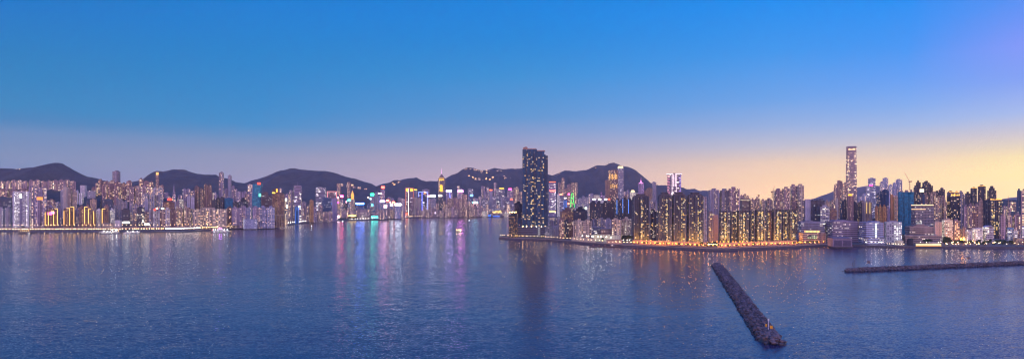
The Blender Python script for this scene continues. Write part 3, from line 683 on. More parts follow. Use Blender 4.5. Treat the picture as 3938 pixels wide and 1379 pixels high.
# pyramid-topped tower
X=WX(1697,4650); e=empty('office_tower',(X,4670,3.5),'tallest harbourfront tower with a gold-lit face, pyramid roof and spire','office tower',rz=.2)
wt=27/F*4650; zc=WZ(687,4650)-3.5; zp=WZ(668,4650)-3.5; zs=WZ(655,4650)-3.5
bm=bmesh.new(); T=plan('tri',wt,wt*.9); prism(bm,T,0,zc); link('facade',bm,FM('resfar'),e,(.14,.12,.18))
bm=bmesh.new(); T2=plan('tri',wt*.98,wt*.88); prism(bm,T2,zc,zp,0,top=plan('tri',wt*.1,wt*.1)); link('pyramid_roof',bm,oc('roof_concrete'),e,(.2,.13,.12))
bm=bmesh.new(); tube(bm,(0,0,zp),(0,0,zs+20),2.2,6,.5); link('spire',bm,glow('spire',(1,.5,.9),1.5),e)
inf=dict(e=e,D=4650,X=X,Y=4670,gz=3.5,yaw=.2,H=zc,w=wt,dp=wt)
for a_,b_,c_,d_ in ((1688,1708,690,693),(1688,1708,684.5,687),(1691.5,1702.5,713,736),(1693.5,1700.5,709,713)):
    bm=bmesh.new(); D_=4650-18; w_=(b_-a_)/F*D_
    q=local(inf,(a_+b_)/2,d_,D_); box(bm,q.x,q.y,q.z,w_,1.5,(d_-c_)/F*D_); link('gold_light_panel',bm,glow('goldpanel',(1,.55,.03),1.8),e)
building('office_tower',1655,1677,760,4450,'tower beneath a blazing white capsule sign beside the pyramid-topped tower',st='resfar',col='gy',extra=lambda i:sign(i,1656,1673,749,757,'whitehot',(.9,.9,1),14))
building('office_tower',1644,1656,762,4460,'narrow tower with a pinkish-white sign beside the capsule sign',st='resfar',col='mv',extra=lambda i:sign(i,1645,1654,751,757,'pinkwhite',(1,.45,.65),10))
building('office_tower',1684,1704,758,4480,'dark tower with a small white sign in front of the pyramid-topped tower',st='resfar',col='dk',extra=lambda i:sign(i,1686,1700,749,755,'white',(1,.95,.85),4))
building('office_tower',1715,1742,738,4500,'tower with a brilliant lilac-white sign across its roof',st='resfar',col='mv',extra=lambda i:(sign(i,1716,1736,730,737,'lilac',(.7,.45,1),22),strip(i,[(1728,738),(1731,760)],'blue_line',(.15,.2,1),6,1.2)))
building('office_tower',1759,1783,740,4500,'tower with a magenta glowing sign across its roof',st='resfar',col='mv',extra=lambda i:sign(i,1761,1781,731,738.5,'magenta',(1,.2,.9),22))
row([(1676,1686,780),(1704,1716,772),(1718,1740,762),(1741,1757,757),(1757,1776,762),(1776,1796,745),(1796,1806,785)],4380,'brown-windowed block','on from the pyramid-topped tower',st='resfar',col='rb',pl='bay3')
row([(1758,1768,712),(1768,1776,722),(1799,1820,724,{'col':'gy','st':'officefar'}),(1820,1838,760)],4900,'far tower','in the darker patch near the magenta sign',st='resfar',col='mv',pl='bay2')
building('office_tower',1806,1820,756,4480,'tower with a small azure roof sign',st='officefar',col='bl',extra=lambda i:sign(i,1808,1819,748,754,'azure',(.1,.45,1),6))
def cyanframe(i): strip(i,[(1820,800),(1820,783),(1838,783),(1838,800)],'rose_line',(1,.35,.35),1.8,1.)
building('office_tower',1818,1839,783,4440,'tower with a cyan roof sign and a rosy frame',st='officefar',col='rb',extra=lambda i:(cyanframe(i),sign(i,1818,1838,775,781,'cyansign',(.3,.8,1),6)))
row([(1839,1850,752),(1850,1864,714),(1862,1882,732),(1870,1880,718),(1899,1908,700),(1904,1912,740)],4950,'upland tower','behind the ribbed exhibition halls',st='resfar',col='mv',pl='bay2')
building('office_tower',1881,1894,729,4600,'plain pale tower with a red sign at its head',st='resdim',col='lg',extra=lambda i:sign(i,1882,1893,728,732,'redsign2',(1,.1,.03),5))
building('office_tower',1908,1941,722,4700,'grey office tower with a yellow strip along its top',st='officefar',col='gy',extra=lambda i:sign(i,1920,1938,722.5,725.5,'yellowsign',(1,.7,.05),3))
row([(1850,1866,762),(1866,1881,770),(1894,1908,752),(1927,1937,757,{'col':'lg','st':'resdim'}),(1936,1950,752)],4540,'mid office','below the grey office with the yellow strip',st='officefar',col='gy',kind='office_tower')
building('office_tower',1950,1972,728,4600,'purple-tinted tower with a hot pink roof sign',st='resfar',col='mv',extra=lambda i:sign(i,1955,1968,724,729,'hotpink',(1,.06,.35),9))
building('office_tower',1951,1974,770,4500,'lower tower with a small red sign and bright ends',st='officefar',col='gy',extra=lambda i:sign(i,1963,1971,764,768,'redsign2',(1,.1,.03),5))
row([(1972,1984,720),(1984,1995,717),(1995,2008,735),(1972,1990,758)],4850,'apartment tower','behind the hot pink roof sign',st='resfar',col='rb',pl='bay2')
building('office_block',1766,1803,804,4420,'plain grey low block next to the ribbed exhibition halls',st='reslow',col='gy',roof=None)
building('office_block',1692,1712,812,4400,'low block lit by a warm white band at the waterfront',st='white_lit',col='gy',roof=None)
building('billboard',1659,1688,813,4390,'low hall faced with a purple-framed white screen',cat='billboard',st='blank',col='gy',roof=None,dep=10,extra=lambda i:sign(i,1662,1684,814,822,'lilac2',(.85,.7,1),10))
row([(1592,1640,818),(1641,1658,816),(1714,1740,808),(1740,1766,812)],4400,'low terminal shed','along the far ferry piers',st='reslow',col='gy',kind='terminal_building',pl='box',roof=None)
# exhibition centre
X=WX(1868,4470); Dx=4470; e=empty('exhibition_centre',(X,Dx,3.5),'exhibition centre with sweeping curved white roofs on the far shore','exhibition centre')
k=Dx/F
bm=bmesh.new(); box(bm,-8*k,0,0,100*k,60,14*k); box(bm,38*k,10,0,52*k,50,20*k); link('glass_hall',bm,FM('officefar'),e,(.3,.27,.3))
def shell(name,x0,x1,z0,zm,z1,bow,c):
    bm=bmesh.new(); n=16; A=[]
    for a_ in range(n+1):
        t=a_/n; x=x0+(x1-x0)*t; rr=[]
        for b_ in range(7):
            u=b_/6; zz=(z0*(1-t)+z1*t)+zm*math.sin(PI*t)**.8*math.sin(PI*(.15+.7*u)); yy=-42+84*u
            rr.append((x,yy*(1-.25*abs(2*t-1)),zz))
        A.append(rr)
    for off in (0,-2.2):
        V=[[bm.verts.new((p[0],p[1],p[2]+off)) for p in rr] for rr in A]
        for i in range(n):
            for j in range(6):
                q=(V[i][j],V[i+1][j],V[i+1][j+1],V[i][j+1]); bm.faces.new(q if off==0 else q[::-1])
    link(name,bm,oc('roof_shell'),e,c,smooth=True)
shell('curved_roof',-62*k,10*k,9*k,14*k,15*k,0,(.42,.38,.36)); shell('curved_roof',8*k,66*k,13*k,8*k,27*k,0,(.5,.46,.4)); shell('curved_roof',-30*k,40*k,3*k,6*k,6*k,0,(.3,.28,.28))
bm=bmesh.new()
for q in range(7): tube(bm,((30+q*5)*k,-44,15*k),((27+q*5)*k,-44,(21+q*.7)*k),1.6,5)
link('lit_window_rib',bm,glow('ribs',(1,.65,.15),4),e)
bm=bmesh.new(); box(bm,22*k-20,-48,2*k,18*k,1.5,3*k); box(bm,52*k-20,-48,1*k,26*k,1.5,2*k); box(bm,22*k-20,-48,7*k,18*k,1.5,1.6*k); link('blue_light_panel',bm,glow('blueband',(.02,.18,1),2.4),e)
row([(1855,1875,812),(1975,1990,812),(1938,1958,815)],4380,'small pier building','beside the exhibition centre',kind='terminal_building',st='white_lit',col='be',pl='box',roof=None)
# far towers right of the dark landmark
def redtop(i): sign(i,2112,2136,698,700,'redsign2',(1,.1,.03),5); sign(i,2112,2137,731,735,'neon_red2',(1,.06,.04),12); sign(i,2113,2136,811,815,'yellowhall',(1,.65,.15),5)
building('office_tower',2110,2138,698,4500,'broad purplish tower banded by a red light beside the dark landmark tower',st='officefar',col='mv',extra=redtop)
row([(2146,2158,700),(2158,2171,682),(2181,2197,706),(2197,2208,700),(2208,2221,700),(2171,2181,722)],5200,'hill-foot apartment tower','on the slope past the red-banded tower',st='resfar',col='rb',pl='bay2')
building('office_tower',2142,2153,744,4500,'narrow white tower beside the red-topped tower',st='white_lit',col='wh')
building('office_tower',2152,2168,749,4450,'striped tower with a small red roof sign',st='officefar',col='gy',extra=lambda i:sign(i,2152,2163,745,749,'neon_red3',(1,.15,.08),10))
building('office_tower',2168,2180,766,4400,'tower with a sky-blue face and white roof sign',st='blueneon',col='bl',extra=lambda i:sign(i,2169,2178,759,763,'white',(1,.95,.85),4))
building('office_tower',2181,2194,752,4420,'tower dotted with red neon beside the green-outlined spire',st='resfar',col='rb',extra=lambda i:(sign(i,2184,2191,743,749,'hotpink',(1,.06,.35),9),sign(i,2183,2190,780,785,'neon_red3',(1,.15,.08),10)))
def greensp(i):
    for p in ([(2194.5,797),(2196,760)],[(2209,797),(2205,760)],[(2196,760),(2197.5,745),(2201,742),(2203.5,745),(2205,760)],[(2196,762),(2206,762)],[(2195,778),(2207.5,778)]): strip(i,p,'green_line',(.05,1,.12),3.5,1.1)
building('office_tower',2195,2208,758,4480,'tapering spire tower outlined with green neon',st='resfar',col='dk',roof=None,extra=greensp)
row([(2222,2238,760),(2238,2250,752),(2250,2262,756),(2209,2222,782),(2262,2276,745),(2226,2246,778,{'st':'white_lit','col':'be'})],4700,'hazy white tower','between the green spire and the lit cream block',st='resfar',col='lg',pl='bay2')
building('office_tower',2283,2306,747,4300,'cream floodlit block with a red beacon tower behind',st='white_lit',col='be')
building('radio_mast',2310,2317,738,4350,'slender red-lit mast by the cream floodlit block',cat='mast',st='purple',col='dk',roof='mast')
row([(2268,2282,742),(2306,2318,755),(2318,2330,750),(2398,2410,735),(2410,2420,728),(2445,2455,740)],4800,'distant office','around the bronze stepped tower',st='resfar',col='mv',pl='bay2',kind='office_tower')
# bronze stepped tower
def bronze(i):
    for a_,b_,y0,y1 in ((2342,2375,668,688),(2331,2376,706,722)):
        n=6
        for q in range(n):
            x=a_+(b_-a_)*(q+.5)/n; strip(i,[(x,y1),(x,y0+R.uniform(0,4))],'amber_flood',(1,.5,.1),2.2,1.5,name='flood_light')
building('office_tower',2338,2377,652,4100,'bronze stepped tower washed by amber floodlights, upper part',st='resfar',col='br',dep=60,roof='plant',extra=bronze)
building('office_tower',2327,2346,690,4080,'lower shoulder of the bronze tower',st='gold',col='br',roof='plant')
BL[-1]['e']['label']='dark amber-dotted tower standing close against the bronze stepped tower'
def ifc(i):
    bm=bmesh.new(); T=plan('oct',i['w']*.92,i['dp']*.92); prism(bm,T,i['H'],i['H']+16,0,top=plan('oct',i['w']*.78,i['dp']*.78)); link('lit_crown',bm,glow('crown',(1,.75,.35),2.2),i['e'])
building('office_tower',2374,2398,646,4900,'very tall rounded tower with a glowing white-gold crown',st='officefar',col='gy',pl='oct',roof=None,dep=50,extra=ifc)
def cone(i):
    H,w=i['H'],i['w']; bm=bmesh.new(); prism(bm,ngon(12,w*.4),H,H+14,0,top=ngon(12,w*.25)); link('lit_dome',bm,glow('crown',(1,.75,.35),2.2),i['e'])
building('office_tower',2422,2445,738,4300,'squat building with a lit cream dome',st='white_lit',col='be',roof=None,extra=cone)
def purpletop(i):
    H,w=i['H'],i['w']; bm=bmesh.new(); prism(bm,ngon(4,w*.72,a0=PI/4),H,H+8,0,top=ngon(4,w*.3,a0=PI/4)); prism(bm,ngon(4,w*.25,a0=PI/4),H+8,H+24,0,top=ngon(4,w*.08,a0=PI/4)); tube(bm,(0,0,H+24),(0,0,H+46),1.4,6,.3)
    link('lit_spire',bm,glow('pinkspire',(1,.3,.75),1.6),i['e'])
building('office_tower',2454,2476,705,4400,'pink and violet lit tower with a pagoda-like spire',st='purple',col='mv',roof=None,extra=purpletop)
row([(2474,2486,730),(2486,2509,720),(2400,2411,748)],4500,'gold-lit office','beside the violet spired tower',st='gold',col='br',kind='office_tower')
building('apartment_tower',2508,2524,697,4600,'tall grey apartment tower alone past the violet spire',st='resdim',col='gy',pl='oct')
# V-fronted pink-white tower
X=WX(2599,2900); e=empty('office_tower',(X,2930,3.5),'broad tower with pink-white light lines and an overhanging flat roof','office tower',rz=-.25)
k=2900/F; H=WZ(668,2900)-3.5
bm=bmesh.new(); w=52*k; T=[(-w/2,-10),(-w*.06,-24),(w*.06,-24),(w/2,-10),(w/2,22),(-w/2,22)]; prism(bm,T,0,H); link('facade',bm,FM('officefar'),e,(.26,.2,.24))
bm=bmesh.new(); w2=57*k; T=[(-w2/2,-12),(-w*.06,-27),(w*.06,-27),(w2/2,-12),(w2/2,24),(-w2/2,24)]; prism(bm,T,H,H+4,bottom=True); link('overhanging_roof',bm,oc('roof_concrete'),e,(.2,.16,.18))
bm=bmesh.new(); 
for sx in(-1,1):
    tube(bm,(sx*w2/2,-13,H+1),(sx*w*.08,-28,H+1),1.3,5); tube(bm,(sx*w*.07,-25.5,H-2),(sx*w*.07,-25.5,H-60),1.1,5); tube(bm,(sx*w*.15,-23.5,H-2),(sx*w*.15,-23.5,H-100),.7,5)
link('white_light_line',bm,glow('vline',(1,.75,.85),2.6,sample=False),e)
bm=bmesh.new()
for q in range(17):
    L=R.uniform(.3,1)*w*.3; tube(bm,(-w/2+.5,-11.5,H-8-q*7.5),(-w/2+L,-11.5-L*.32,H-8-q*7.5),.9,5)
link('pink_light_line',bm,glow('pline',(1,.35,.5),1.5,sample=False),e)
bm=bmesh.new()
for q in range(10):
    L=R.uniform(.2,.9)*w*.28; tube(bm,(w/2-.5,-11.5,H-10-q*9),(w/2-L,-11.5-L*.32,H-10-q*9),.8,5)
link('violet_light_line',bm,glow('vioL',(.35,.25,1),2.4,sample=False),e)
# ================================================================== lit windows as real panes
def pane_mesh(w,hh,key,c,s):
    bm=bmesh.new(); box(bm,0,0,-hh/2,w,.25,hh); me=bpy.data.meshes.new('window_pane'); bm.to_mesh(me); bm.free(); me.materials.append(glow(key,c,s,sample=False)); return me
PANES=[pane_mesh(3.,1.7,'win_y',(1,.62,.16),1.3),pane_mesh(2.8,1.9,'win_p',(1,.8,.42),1.15),pane_mesh(2.,1.6,'win_w',(1,.9,.66),1.),pane_mesh(3.4,1.2,'win_d',(1,.6,.2),.6),pane_mesh(3.8,1.8,'win_b',(1,.72,.26),1.4)]
def windows(inf,columns,n,side=0,zlo=8,zhi=.93,parent=None):
    """columns: (fraction across the front, weight). Panes go on whichever face of the plan is there."""
    e=inf['e']; w=inf['w']; dp=inf['dp']; H=inf['H']; pts=inf.get('pts') or plan(inf['pl'],w,dp)
    def front(x):
        best=None
        for i in range(len(pts)):
            a,b=pts[i],pts[(i+1)%len(pts)]
            if a[0]<x<b[0] and abs(b[1]-a[1])<abs(b[0]-a[0]): 
                y=a[1]+(b[1]-a[1])*(x-a[0])/(b[0]-a[0])
                if best is None or y<best[0]: best=(y,math.atan2(b[1]-a[1],b[0]-a[0]))
        return best
    used=set(); tot=sum(c[1] for c in columns); made=0; tries=0
    while made<n and tries<n*20:
        tries+=1
        r=R.random()*tot
        for fx,wt in columns:
            r-=wt
            if r<=0: break
        fl=R.randint(0,int((H*zhi-zlo)/3.1)); key=(round(fx,2),fl)
        if key in used: continue
        used.add(key); x=(fx-.5)*w+R.choice([-1.,0,.6]); fr=front(x)
        if not fr: continue
        o=bpy.data.objects.new('window',R.choice(PANES if wt>.5 else PANES[1:4])); C.objects.link(o); o.parent=parent or e
        o.location=(x,fr[0]-.18,zlo+fl*3.1+1.2); o.rotation_euler=(0,0,fr[1]); made+=1
# ================================================================== the dark landmark tower
D=1575; k=D/F
X=WX(2059,D); LM=empty('residential_skyscraper',(X,D+18,3.6),'colossal dark navy glass tower on the promenade tip with sun-tinted roof and yellow windows','residential skyscraper',rz=-.03)
def lx(px): return (px-2059)*k
def lz(py): return EYE+(HY-py)*k-3.6
dk=COL['nv']; DKM=FM('dark')
def wing(x0,x1,yt,y0,y1,zb=0.,name='tower_wing',mat=None,c=None,bays=2):
    bm=bmesh.new(); a_,b_=lx(x0),lx(x1); w_=b_-a_
    T=[(p[0]+(a_+b_)/2,p[1]+(y0+y1)/2) for p in plan('bay%d'%bays,w_,y1-y0)]
    prism(bm,T,zb,lz(yt),0,v0=0); return link(name,bm,mat or DKM,LM,c or dk),T
o1,T1=wing(2010,2040,574,-18,12,24)
o2,T2=wing(2040,2066,573,-15,16,24,bays=2)
o3,T3=wing(2066,2094,581,-18,12,24)
o4,T4=wing(2094.4,2108,597,-11,18,24,c=(.045,.055,.08),bays=2)
o5,_=wing(2016,2100,590,12.1,24,24)
SUN_TINT=(.34,.2,.15)  # warm sunlight on the tower top, painted in as the roof caps' colour
for (a_,b_,t_,bt,ya,yb) in ((2012,2030,565,576,-8,8),(2018,2027,562,565,-5,5),(2027,2064,570,573,-12,12),(2064,2097,577,581,-14,10)):
    bm=bmesh.new(); box(bm,lx((a_+b_)/2),(ya+yb)/2,lz(bt),lx(b_)-lx(a_),yb-ya,lz(t_)-lz(bt)); link('sunlit_roof_cap',bm,oc('sunlit',.45),LM,SUN_TINT)
bm=bmesh.new()
for yy in (600,): 
    pass
for x in (2025,2056,2080): box(bm,lx(x),-18.6,24,1.6,1.2,lz(592)-24)
link('mullion_fin',bm,oc('fin'),LM,(.05,.06,.09))
bm=bmesh.new()
for q in range(5):
    z=1+q*5.0; box(bm,lx(2055),-3,z,(2122-1990)*k,44,3.9,0)
link('podium',bm,FM('glass'),LM,(.08,.1,.16))
bm=bmesh.new()
for q in range(6): box(bm,lx(2055),-3,q*5.0-.08 if q else 0,(2124-1988)*k,46,1.0)
link('podium_ledge',bm,oc('ledge'),LM,(.16,.17,.22))
bm=bmesh.new()
for x in (2012,2026,2044,2064,2083,2097,2110): ball(bm,(lx(x),-24.5,28.4),.8,1); tube(bm,(lx(x),-24.5,26),(lx(x),-24.5,28),.15,5)
link('terrace_light',bm,glow('lampwarm',(1,.6,.22),30),LM)
# windows of the landmark: 100 panes
cnt=0; used=set()
colsL=[(2013,.5),(2020,.8),(2028,1.),(2036,.6),(2044,1.6),(2050,2.6),(2057,1.6),(2068,.5),(2074,1.6),(2079,2.2),(2086,.8),(2090,1.8),(2091,1)]
allT=[T1,T2,T3]
while cnt<100:
    r=R.random()*sum(c[1] for c in colsL)
    for cxp,wt in colsL:
        r-=wt
        if r<=0: break
    fl=R.randint(0,58); 
    if (cxp,fl) in used: continue
    used.add((cxp,fl)); x=lx(cxp); z=30+fl*3.3
    if z>lz(592): continue
    yb=None
    for T in allT:
        for a_,b_ in zip(T,T[1:]+T[:1]):
            if a_[0]<x<b_[0] and abs(a_[1]-b_[1])<.1 and (yb is None or a_[1]<yb): yb=a_[1]
    if yb is None: continue
    o=bpy.data.objects.new('window',R.choice([PANES[0],PANES[0],PANES[1],PANES[4],PANES[3]])); C.objects.link(o); o.parent=LM; o.location=(x,yb-.2,z); cnt+=1
BL.append(dict(e=LM,x0=2007,x1=2111))
def roof_lamps(i):
    bm=bmesh.new()
    for q in range(5): ball(bm,(i['w']*(-.4+.2*q),-i['dp']/2+1,i['H']+2.4+R.uniform(-.5,.8)),.75,1); tube(bm,(i['w']*(-.4+.2*q),-i['dp']/2+1,i['H']-.2),(i['w']*(-.4+.2*q),-i['dp']/2+1,i['H']+2),.12,4)
    link('roof_light',bm,glow('lampwarm',(1,.6,.22),30),i['e'])
building('apartment_block',1956,1992,818,1548,'small gold-windowed block at the water tip beneath the dark tower',st='gold',col='dk',pl='bay3',extra=roof_lamps,roof='plant')
building('apartment_block',1978,2008,773,1640,'dark mid-height block half hidden behind the dark tower',st='resdim',col='dk',pl='bay2')
building('apartment_block',1992,2006,835,1600,'dark narrow block squeezed against the dark tower podium',st='reslow',col='nv',pl='box')
building('office_block',2095,2123,868,1500,'low glassy greenish-lit block at the foot of the dark tower',st='grid',col=(.14,.18,.18),pl='box',roof='tank')
building('office_block',2124,2152,866,1520,'plain grey low block beside the greenish-lit block',st='blank',col='gy',pl='box')
# behind the beige blocks
building('office_block',2154,2206,798,1720,'brown block with a grid of warm windows behind the beige blocks',st='gold',col='br',pl='box',roof='step')
building('office_block',2205,2259,794,1700,'dark curved-top block with a round green-white beacon',st='resdim',col='dk',pl='box',extra=lambda i:sign(i,2250,2256,797,803,'beacon',(.7,1,.7),14),roof='step')
row([(2112,2132,842),(2132,2152,836)],1640,'grey apartment block','behind the greenish-lit block',st='reslow',col='gy',pl='bay2',kind='apartment_block')
row([(2150,2168,838,{'col':'rb'}),(2168,2186,842,{'col':'dk'}),(2186,2204,842,{'col':'br'})],1500,'warm-lit apartment block','before the first beige block',st='res',pl='bay2',kind='apartment_block')
row([(2204,2240,843),(2242,2275,842)],1460,'apartment block','of the beige pair facing the floodlit yard',st='res',col='be',pl='bay4',kind='apartment_block',yaw=-.12)
row([(2275,2300,838),(2300,2325,836),(2325,2352,838)],1700,'plain apartment block','behind the long low school',st='reslow',col='gy',pl='bay3',kind='apartment_block')
building('school_building',2298,2356,880,1480,'long low pink-lit school with window rows behind the yard',cat='school',st='industrial',col='tan',pl='box',roof=None)
building('school_building',2275,2306,868,1530,'grey school wing with a bright stair window',cat='school',st='office',col='gy',pl='box')
building('apartment_block',2353,2392,838,1450,'beige block with yellow stair windows by the trees',st='res',col='be',pl='bay4')
building('apartment_block',2392,2428,834,1470,'paler beige block right before the first dark waterfront tower',st='white',col='be',pl='bay4')
row([(2267,2292,772),(2292,2318,774),(2318,2340,772),(2340,2365,770)],1850,'dark housing tower','in the dark wall above the beige blocks',st='reslow',col='dk',pl='bay3',roof='plant')
def bluestrip(i): strip(i,[((i['x0']*2+i['x1'])/3,i['yt']+6),((i['x0']*2+i['x1'])/3,i['yt']+60)],'blue_line2',(.1,.3,1),2.2,.6)
row([(2365,2388,762),(2388,2410,758),(2410,2432,760)],1830,'dark housing tower with a blue light strip','before the first waterfront tower',st='reslow',col='dk',pl='bay3',extra=bluestrip)
building('office_tower',2277,2336,766,3800,'wide far office block topped by a line of white signs',st='officefar',col='gy',extra=lambda i:[sign(i,a_,a_+11,763,768,'white',(1,.95,.85),4) for a_ in (2279,2301,2324)]+[sign(i,2340,2346,763,768,'redsign2',(1,.1,.03),5)])
# ================================================================== dark waterfront towers
def crown(i):
    w,H,dp=i['w'],i['H'],i['dp']; bm=bmesh.new()
    box(bm,0,0,H,w*.72,dp*.75,3.4); box(bm,0,0,H+3.4,w*.5,dp*.6,2.4); box(bm,0,0,H+5.8,w*.6,dp*.68,1.); 
    for s in(-1,1): box(bm,s*w*.41,0,H,w*.1,dp*.6,2.)
    link('crown_canopy',bm,oc('roof_concrete'),i['e'],(.07,.07,.08))
    bm=bmesh.new()
    for q in range(8): box(bm,-w/2+w*(q+.5)/8,-dp/2-.35,6,.45,.5,H-8)
    link('facade_pier',bm,oc('fin'),i['e'],(.08,.1,.13))
def wt(lbl,x0,x1,yt,D,cols,n,pl='bay3',kind='apartment_tower',ex=crown,st='darkres',col='dk',roof=None,**kw):
    i=building(kind,x0,x1,yt,D,lbl,st=st,col=col,pl=pl,roof=roof,extra=ex,**kw); windows(i,cols+[(.06,.35),(.14,.35),(.4,.35),(.47,.35),(.9,.35),(.96,.3)],n); return i
wt('dark waterfront tower standing a gap apart from the trio of dark towers',2431,2497,756,1385,[(.52,4),(.2,.4),(.8,.5),(.62,2)],44,yaw=-.08)
wt('low dark block filling the gap between the lone dark tower and the trio',2498,2529,803,1420,[(.3,1),(.7,.4)],22,ex=None,roof='plant')
wt('first of the trio of dark waterfront towers, beside the gap',2530,2582,752,1270,[(.62,4),(.75,1),(.3,.4)],50,yaw=-.1)
wt('middle of the trio of dark waterfront towers',2583,2639,751,1268,[(.68,4),(.8,1.2),(.3,.5)],50,yaw=-.1)
wt('last of the trio of dark waterfront towers, with a pale side face',2640,2704,752,1262,[(.68,4),(.82,1.5),(.25,.6)],55,yaw=-.12)
building('apartment_tower',2704,2719,756,1290,'pale ribbed side tower attached close behind the trio of dark towers',st='white',col='lg',pl='bay2',roof=None)
row([(2497,2512,765),(2512,2528,770)],1950,'grey housing tower','seen over the low dark block',st='reslow',col='gy',pl='bay2')
# lower row
segs=[(2720,2742,812,'gy',[(.5,.6)],12),(2764,2806,810,'dk',[(.52,4),(.2,.5)],42),(2808,2832,812,'dk',[(.4,.6)],16),(2833,2879,808,'dk',[(.5,4),(.2,.5)],42),(2881,2901,810,'dk',[(.5,1)],16),(2903,2947,806,'dk',[(.5,4),(.15,1)],42),(2948,2966,808,'br',[(.4,1)],16),(2967,3005,804,'dk',[(.5,4),(.85,.6)],40),(3006,3029,805,'dk',[(.6,3)],26),(3031,3062,804,'dk',[(.45,3),(.8,.6)],30)]
for q,(a_,b_,t_,c_,cc,n) in enumerate(segs):
    i=building('apartment_tower',a_,b_,t_,1330 if (b_-a_)>30 else 1350,f'{CW[c_]} tower, {ORD[q+1]} in the lower waterfront row beyond the dark trio',st='darkres',col=c_,pl='bay3',roof=None,yaw=-.12,group='lower row of dark waterfront towers')
    windows(i,cc+[(.08,.3),(.3,.3),(.7,.3),(.92,.3)],n)
building('apartment_tower',2739,2763,826,1380,'blank cream-walled block tucked into the lower waterfront row',st='blank',col='tan',pl='box',roof=None)
# housing towers behind
row([(2724,2766,723),(2768,2806,724)],1900,'slab with scattered lights','of the long housing slabs above the lower waterfront row',st='reslow',col='gy',pl='bay4',kind='apartment_slab',yaw=-.1)
building('apartment_slab',2802,2845,717,1870,'taller pinkish end slab above the lower waterfront row',st='res',col='pk',pl='bay4',yaw=-.15)
row([(2846,2858,748),(2858,2870,744),(2870,2881,750)],3400,'faint lit block','peeping behind the taller pinkish end slab',st='resfar',col='rb',pl='bay2')
building('office_block',2846,2886,762,1900,'low flat-topped block with a dark blue window band',st='glass',col='tan',pl='box',roof=None,extra=lambda i:strip(i,[(2848,769),(2884,769)],'paleline',(1,.8,.5),1.4,.5))
row([(2886,2904,760),(2904,2922,756),(2924,2942,764),(2942,2972,760)],1880,'mid-height block','running up to the tall pink cluster',st='res',col='tan',pl='bay3')
row([(2974,3010,723,{'dj':10}),(3008,3038,717,{'dj':-14}),(3039,3066,707,{'dj':12}),(3064,3092,706,{'dj':-10,'col':'be'})],1750,'tall ribbed tower','of the tall cluster rising behind the lower waterfront row',st='res',col='pk',pl='bay3',yaw=-.1)
# ================================================================== mid field right
building('office_tower',3094,3117,765,1700,'windowless pale grey slab tower',st='blank',col='lg',pl='box',roof=None)
building('apartment_tower',3088,3098,770,1780,'dark sliver of a tower beside the windowless pale slab',st='resdim',col='dk',pl='box')
def clutter(i):
    bm=bmesh.new(); H=i['H']; w=i['w']
    for q in range(7): box(bm,R.uniform(-.4,.4)*w,R.uniform(-4,4),H-.1,R.uniform(2,5),3,R.uniform(2,7))
    tube(bm,(0,0,H),(0,0,H+11),.3,5); link('rooftop_plant_room',bm,oc('roof_concrete'),i['e'],(.1,.1,.12))
building('office_tower',3113,3172,770,1720,'dark glass-fronted block with cluttered tanks on its stepped roof',st='glass',col='dk',pl='bay3',roof=None,extra=clutter)
building('office_tower',3155,3190,787,1640,'pale grey gridded block in front of the cluttered dark one',st='office',col='lg',pl='bay4')
row([(3172,3192,768,{'st':'gold'}),(3190,3214,766)],1900,'tan tower','past the pale gridded block',st='res',col='tan',pl='bay2')
row([(3192,3206,795),(3206,3218,800)],1700,'amber-windowed block','below the tan towers',st='gold',col='rb',pl='bay2')
# tallest tower
X=WX(3272,4035); IC=empty('supertall_tower',(X,4030,3.5),'tallest slim tower on the whole skyline, banded with golden floor lights','supertall tower',rz=-.45)
w=37/F*4000; H=WZ(567,4000)-3.5
bm=bmesh.new(); n=6
pr=[1.08,1.03,1.0,1.0,.98,.95,.9]
for q in range(6): prism(bm,plan('oct',w*pr[q],w*pr[q]),H*q/6,H*(q+1)/6,0,top=plan('oct',w*pr[q+1],w*pr[q+1]),v0=0,cap=(q==5))
link('facade',bm,facade('facade_supertall',lit=.5,S_=1.9,cw=7.,ch=9.,ww=.9,wh=.35,colvar=.2,ca=(1,.6,.25),cb=(1,.8,.5),glass=(.12,.09,.1),band=3,stripe=.05),IC,(.3,.22,.21))
bm=bmesh.new()
for sx,sy in((0,-1),(-1,0),(1,0)): box(bm,sx*w*.45,sy*w*.45,H-.1,w*.8 if sx==0 else 2,2 if sx==0 else w*.8,9)
link('crown_screen',bm,oc('fin'),IC,(.2,.16,.2))
bm=bmesh.new(); box(bm,0,-w*.452-.6,H-16,w*.6,1.2,7); link('lit_panel',bm,glow('iccgold',(1,.72,.35),1.6),IC)
row([(3208,3224,706),(3219,3240,692),(3240,3260,700),(3206,3219,716)],3850,'lit residential tower','clustered against the tallest slim tower',st='resfar',col='rb',pl='bay2')
building('apartment_tower',3215,3223,757,2000,'narrow beige tower lit like a candle beneath the tallest tower',st='blank',col='be',pl='box')
row([(3229,3240,764),(3240,3257,765,{'col':'dk'})],1850,'dark blue housing tower','under the tallest slim tower',st='reslow',col='nv',pl='bay2')
def ytop(i): 
    bm=bmesh.new(); box(bm,0,0,i['H'],i['w']*.6,i['dp']*.5,5); link('lit_roof_box',bm,glow('goldpanel',(1,.55,.03),1.8),i['e'])
building('apartment_tower',3256,3283,752,1780,'reddish tower with a glowing yellow box on its roof',st='reslow',col='rb',pl='bay3',roof=None,extra=ytop)
row([(3276,3300,772),(3300,3316,774)],1820,'dark apartment tower','past the yellow-roofed tower',st='reslow',col='dk',pl='bay3')
building('apartment_tower',3300,3326,770,1950,'brown flat-topped tower before the pale blue pair',st='resdim',col='tan',pl='box')
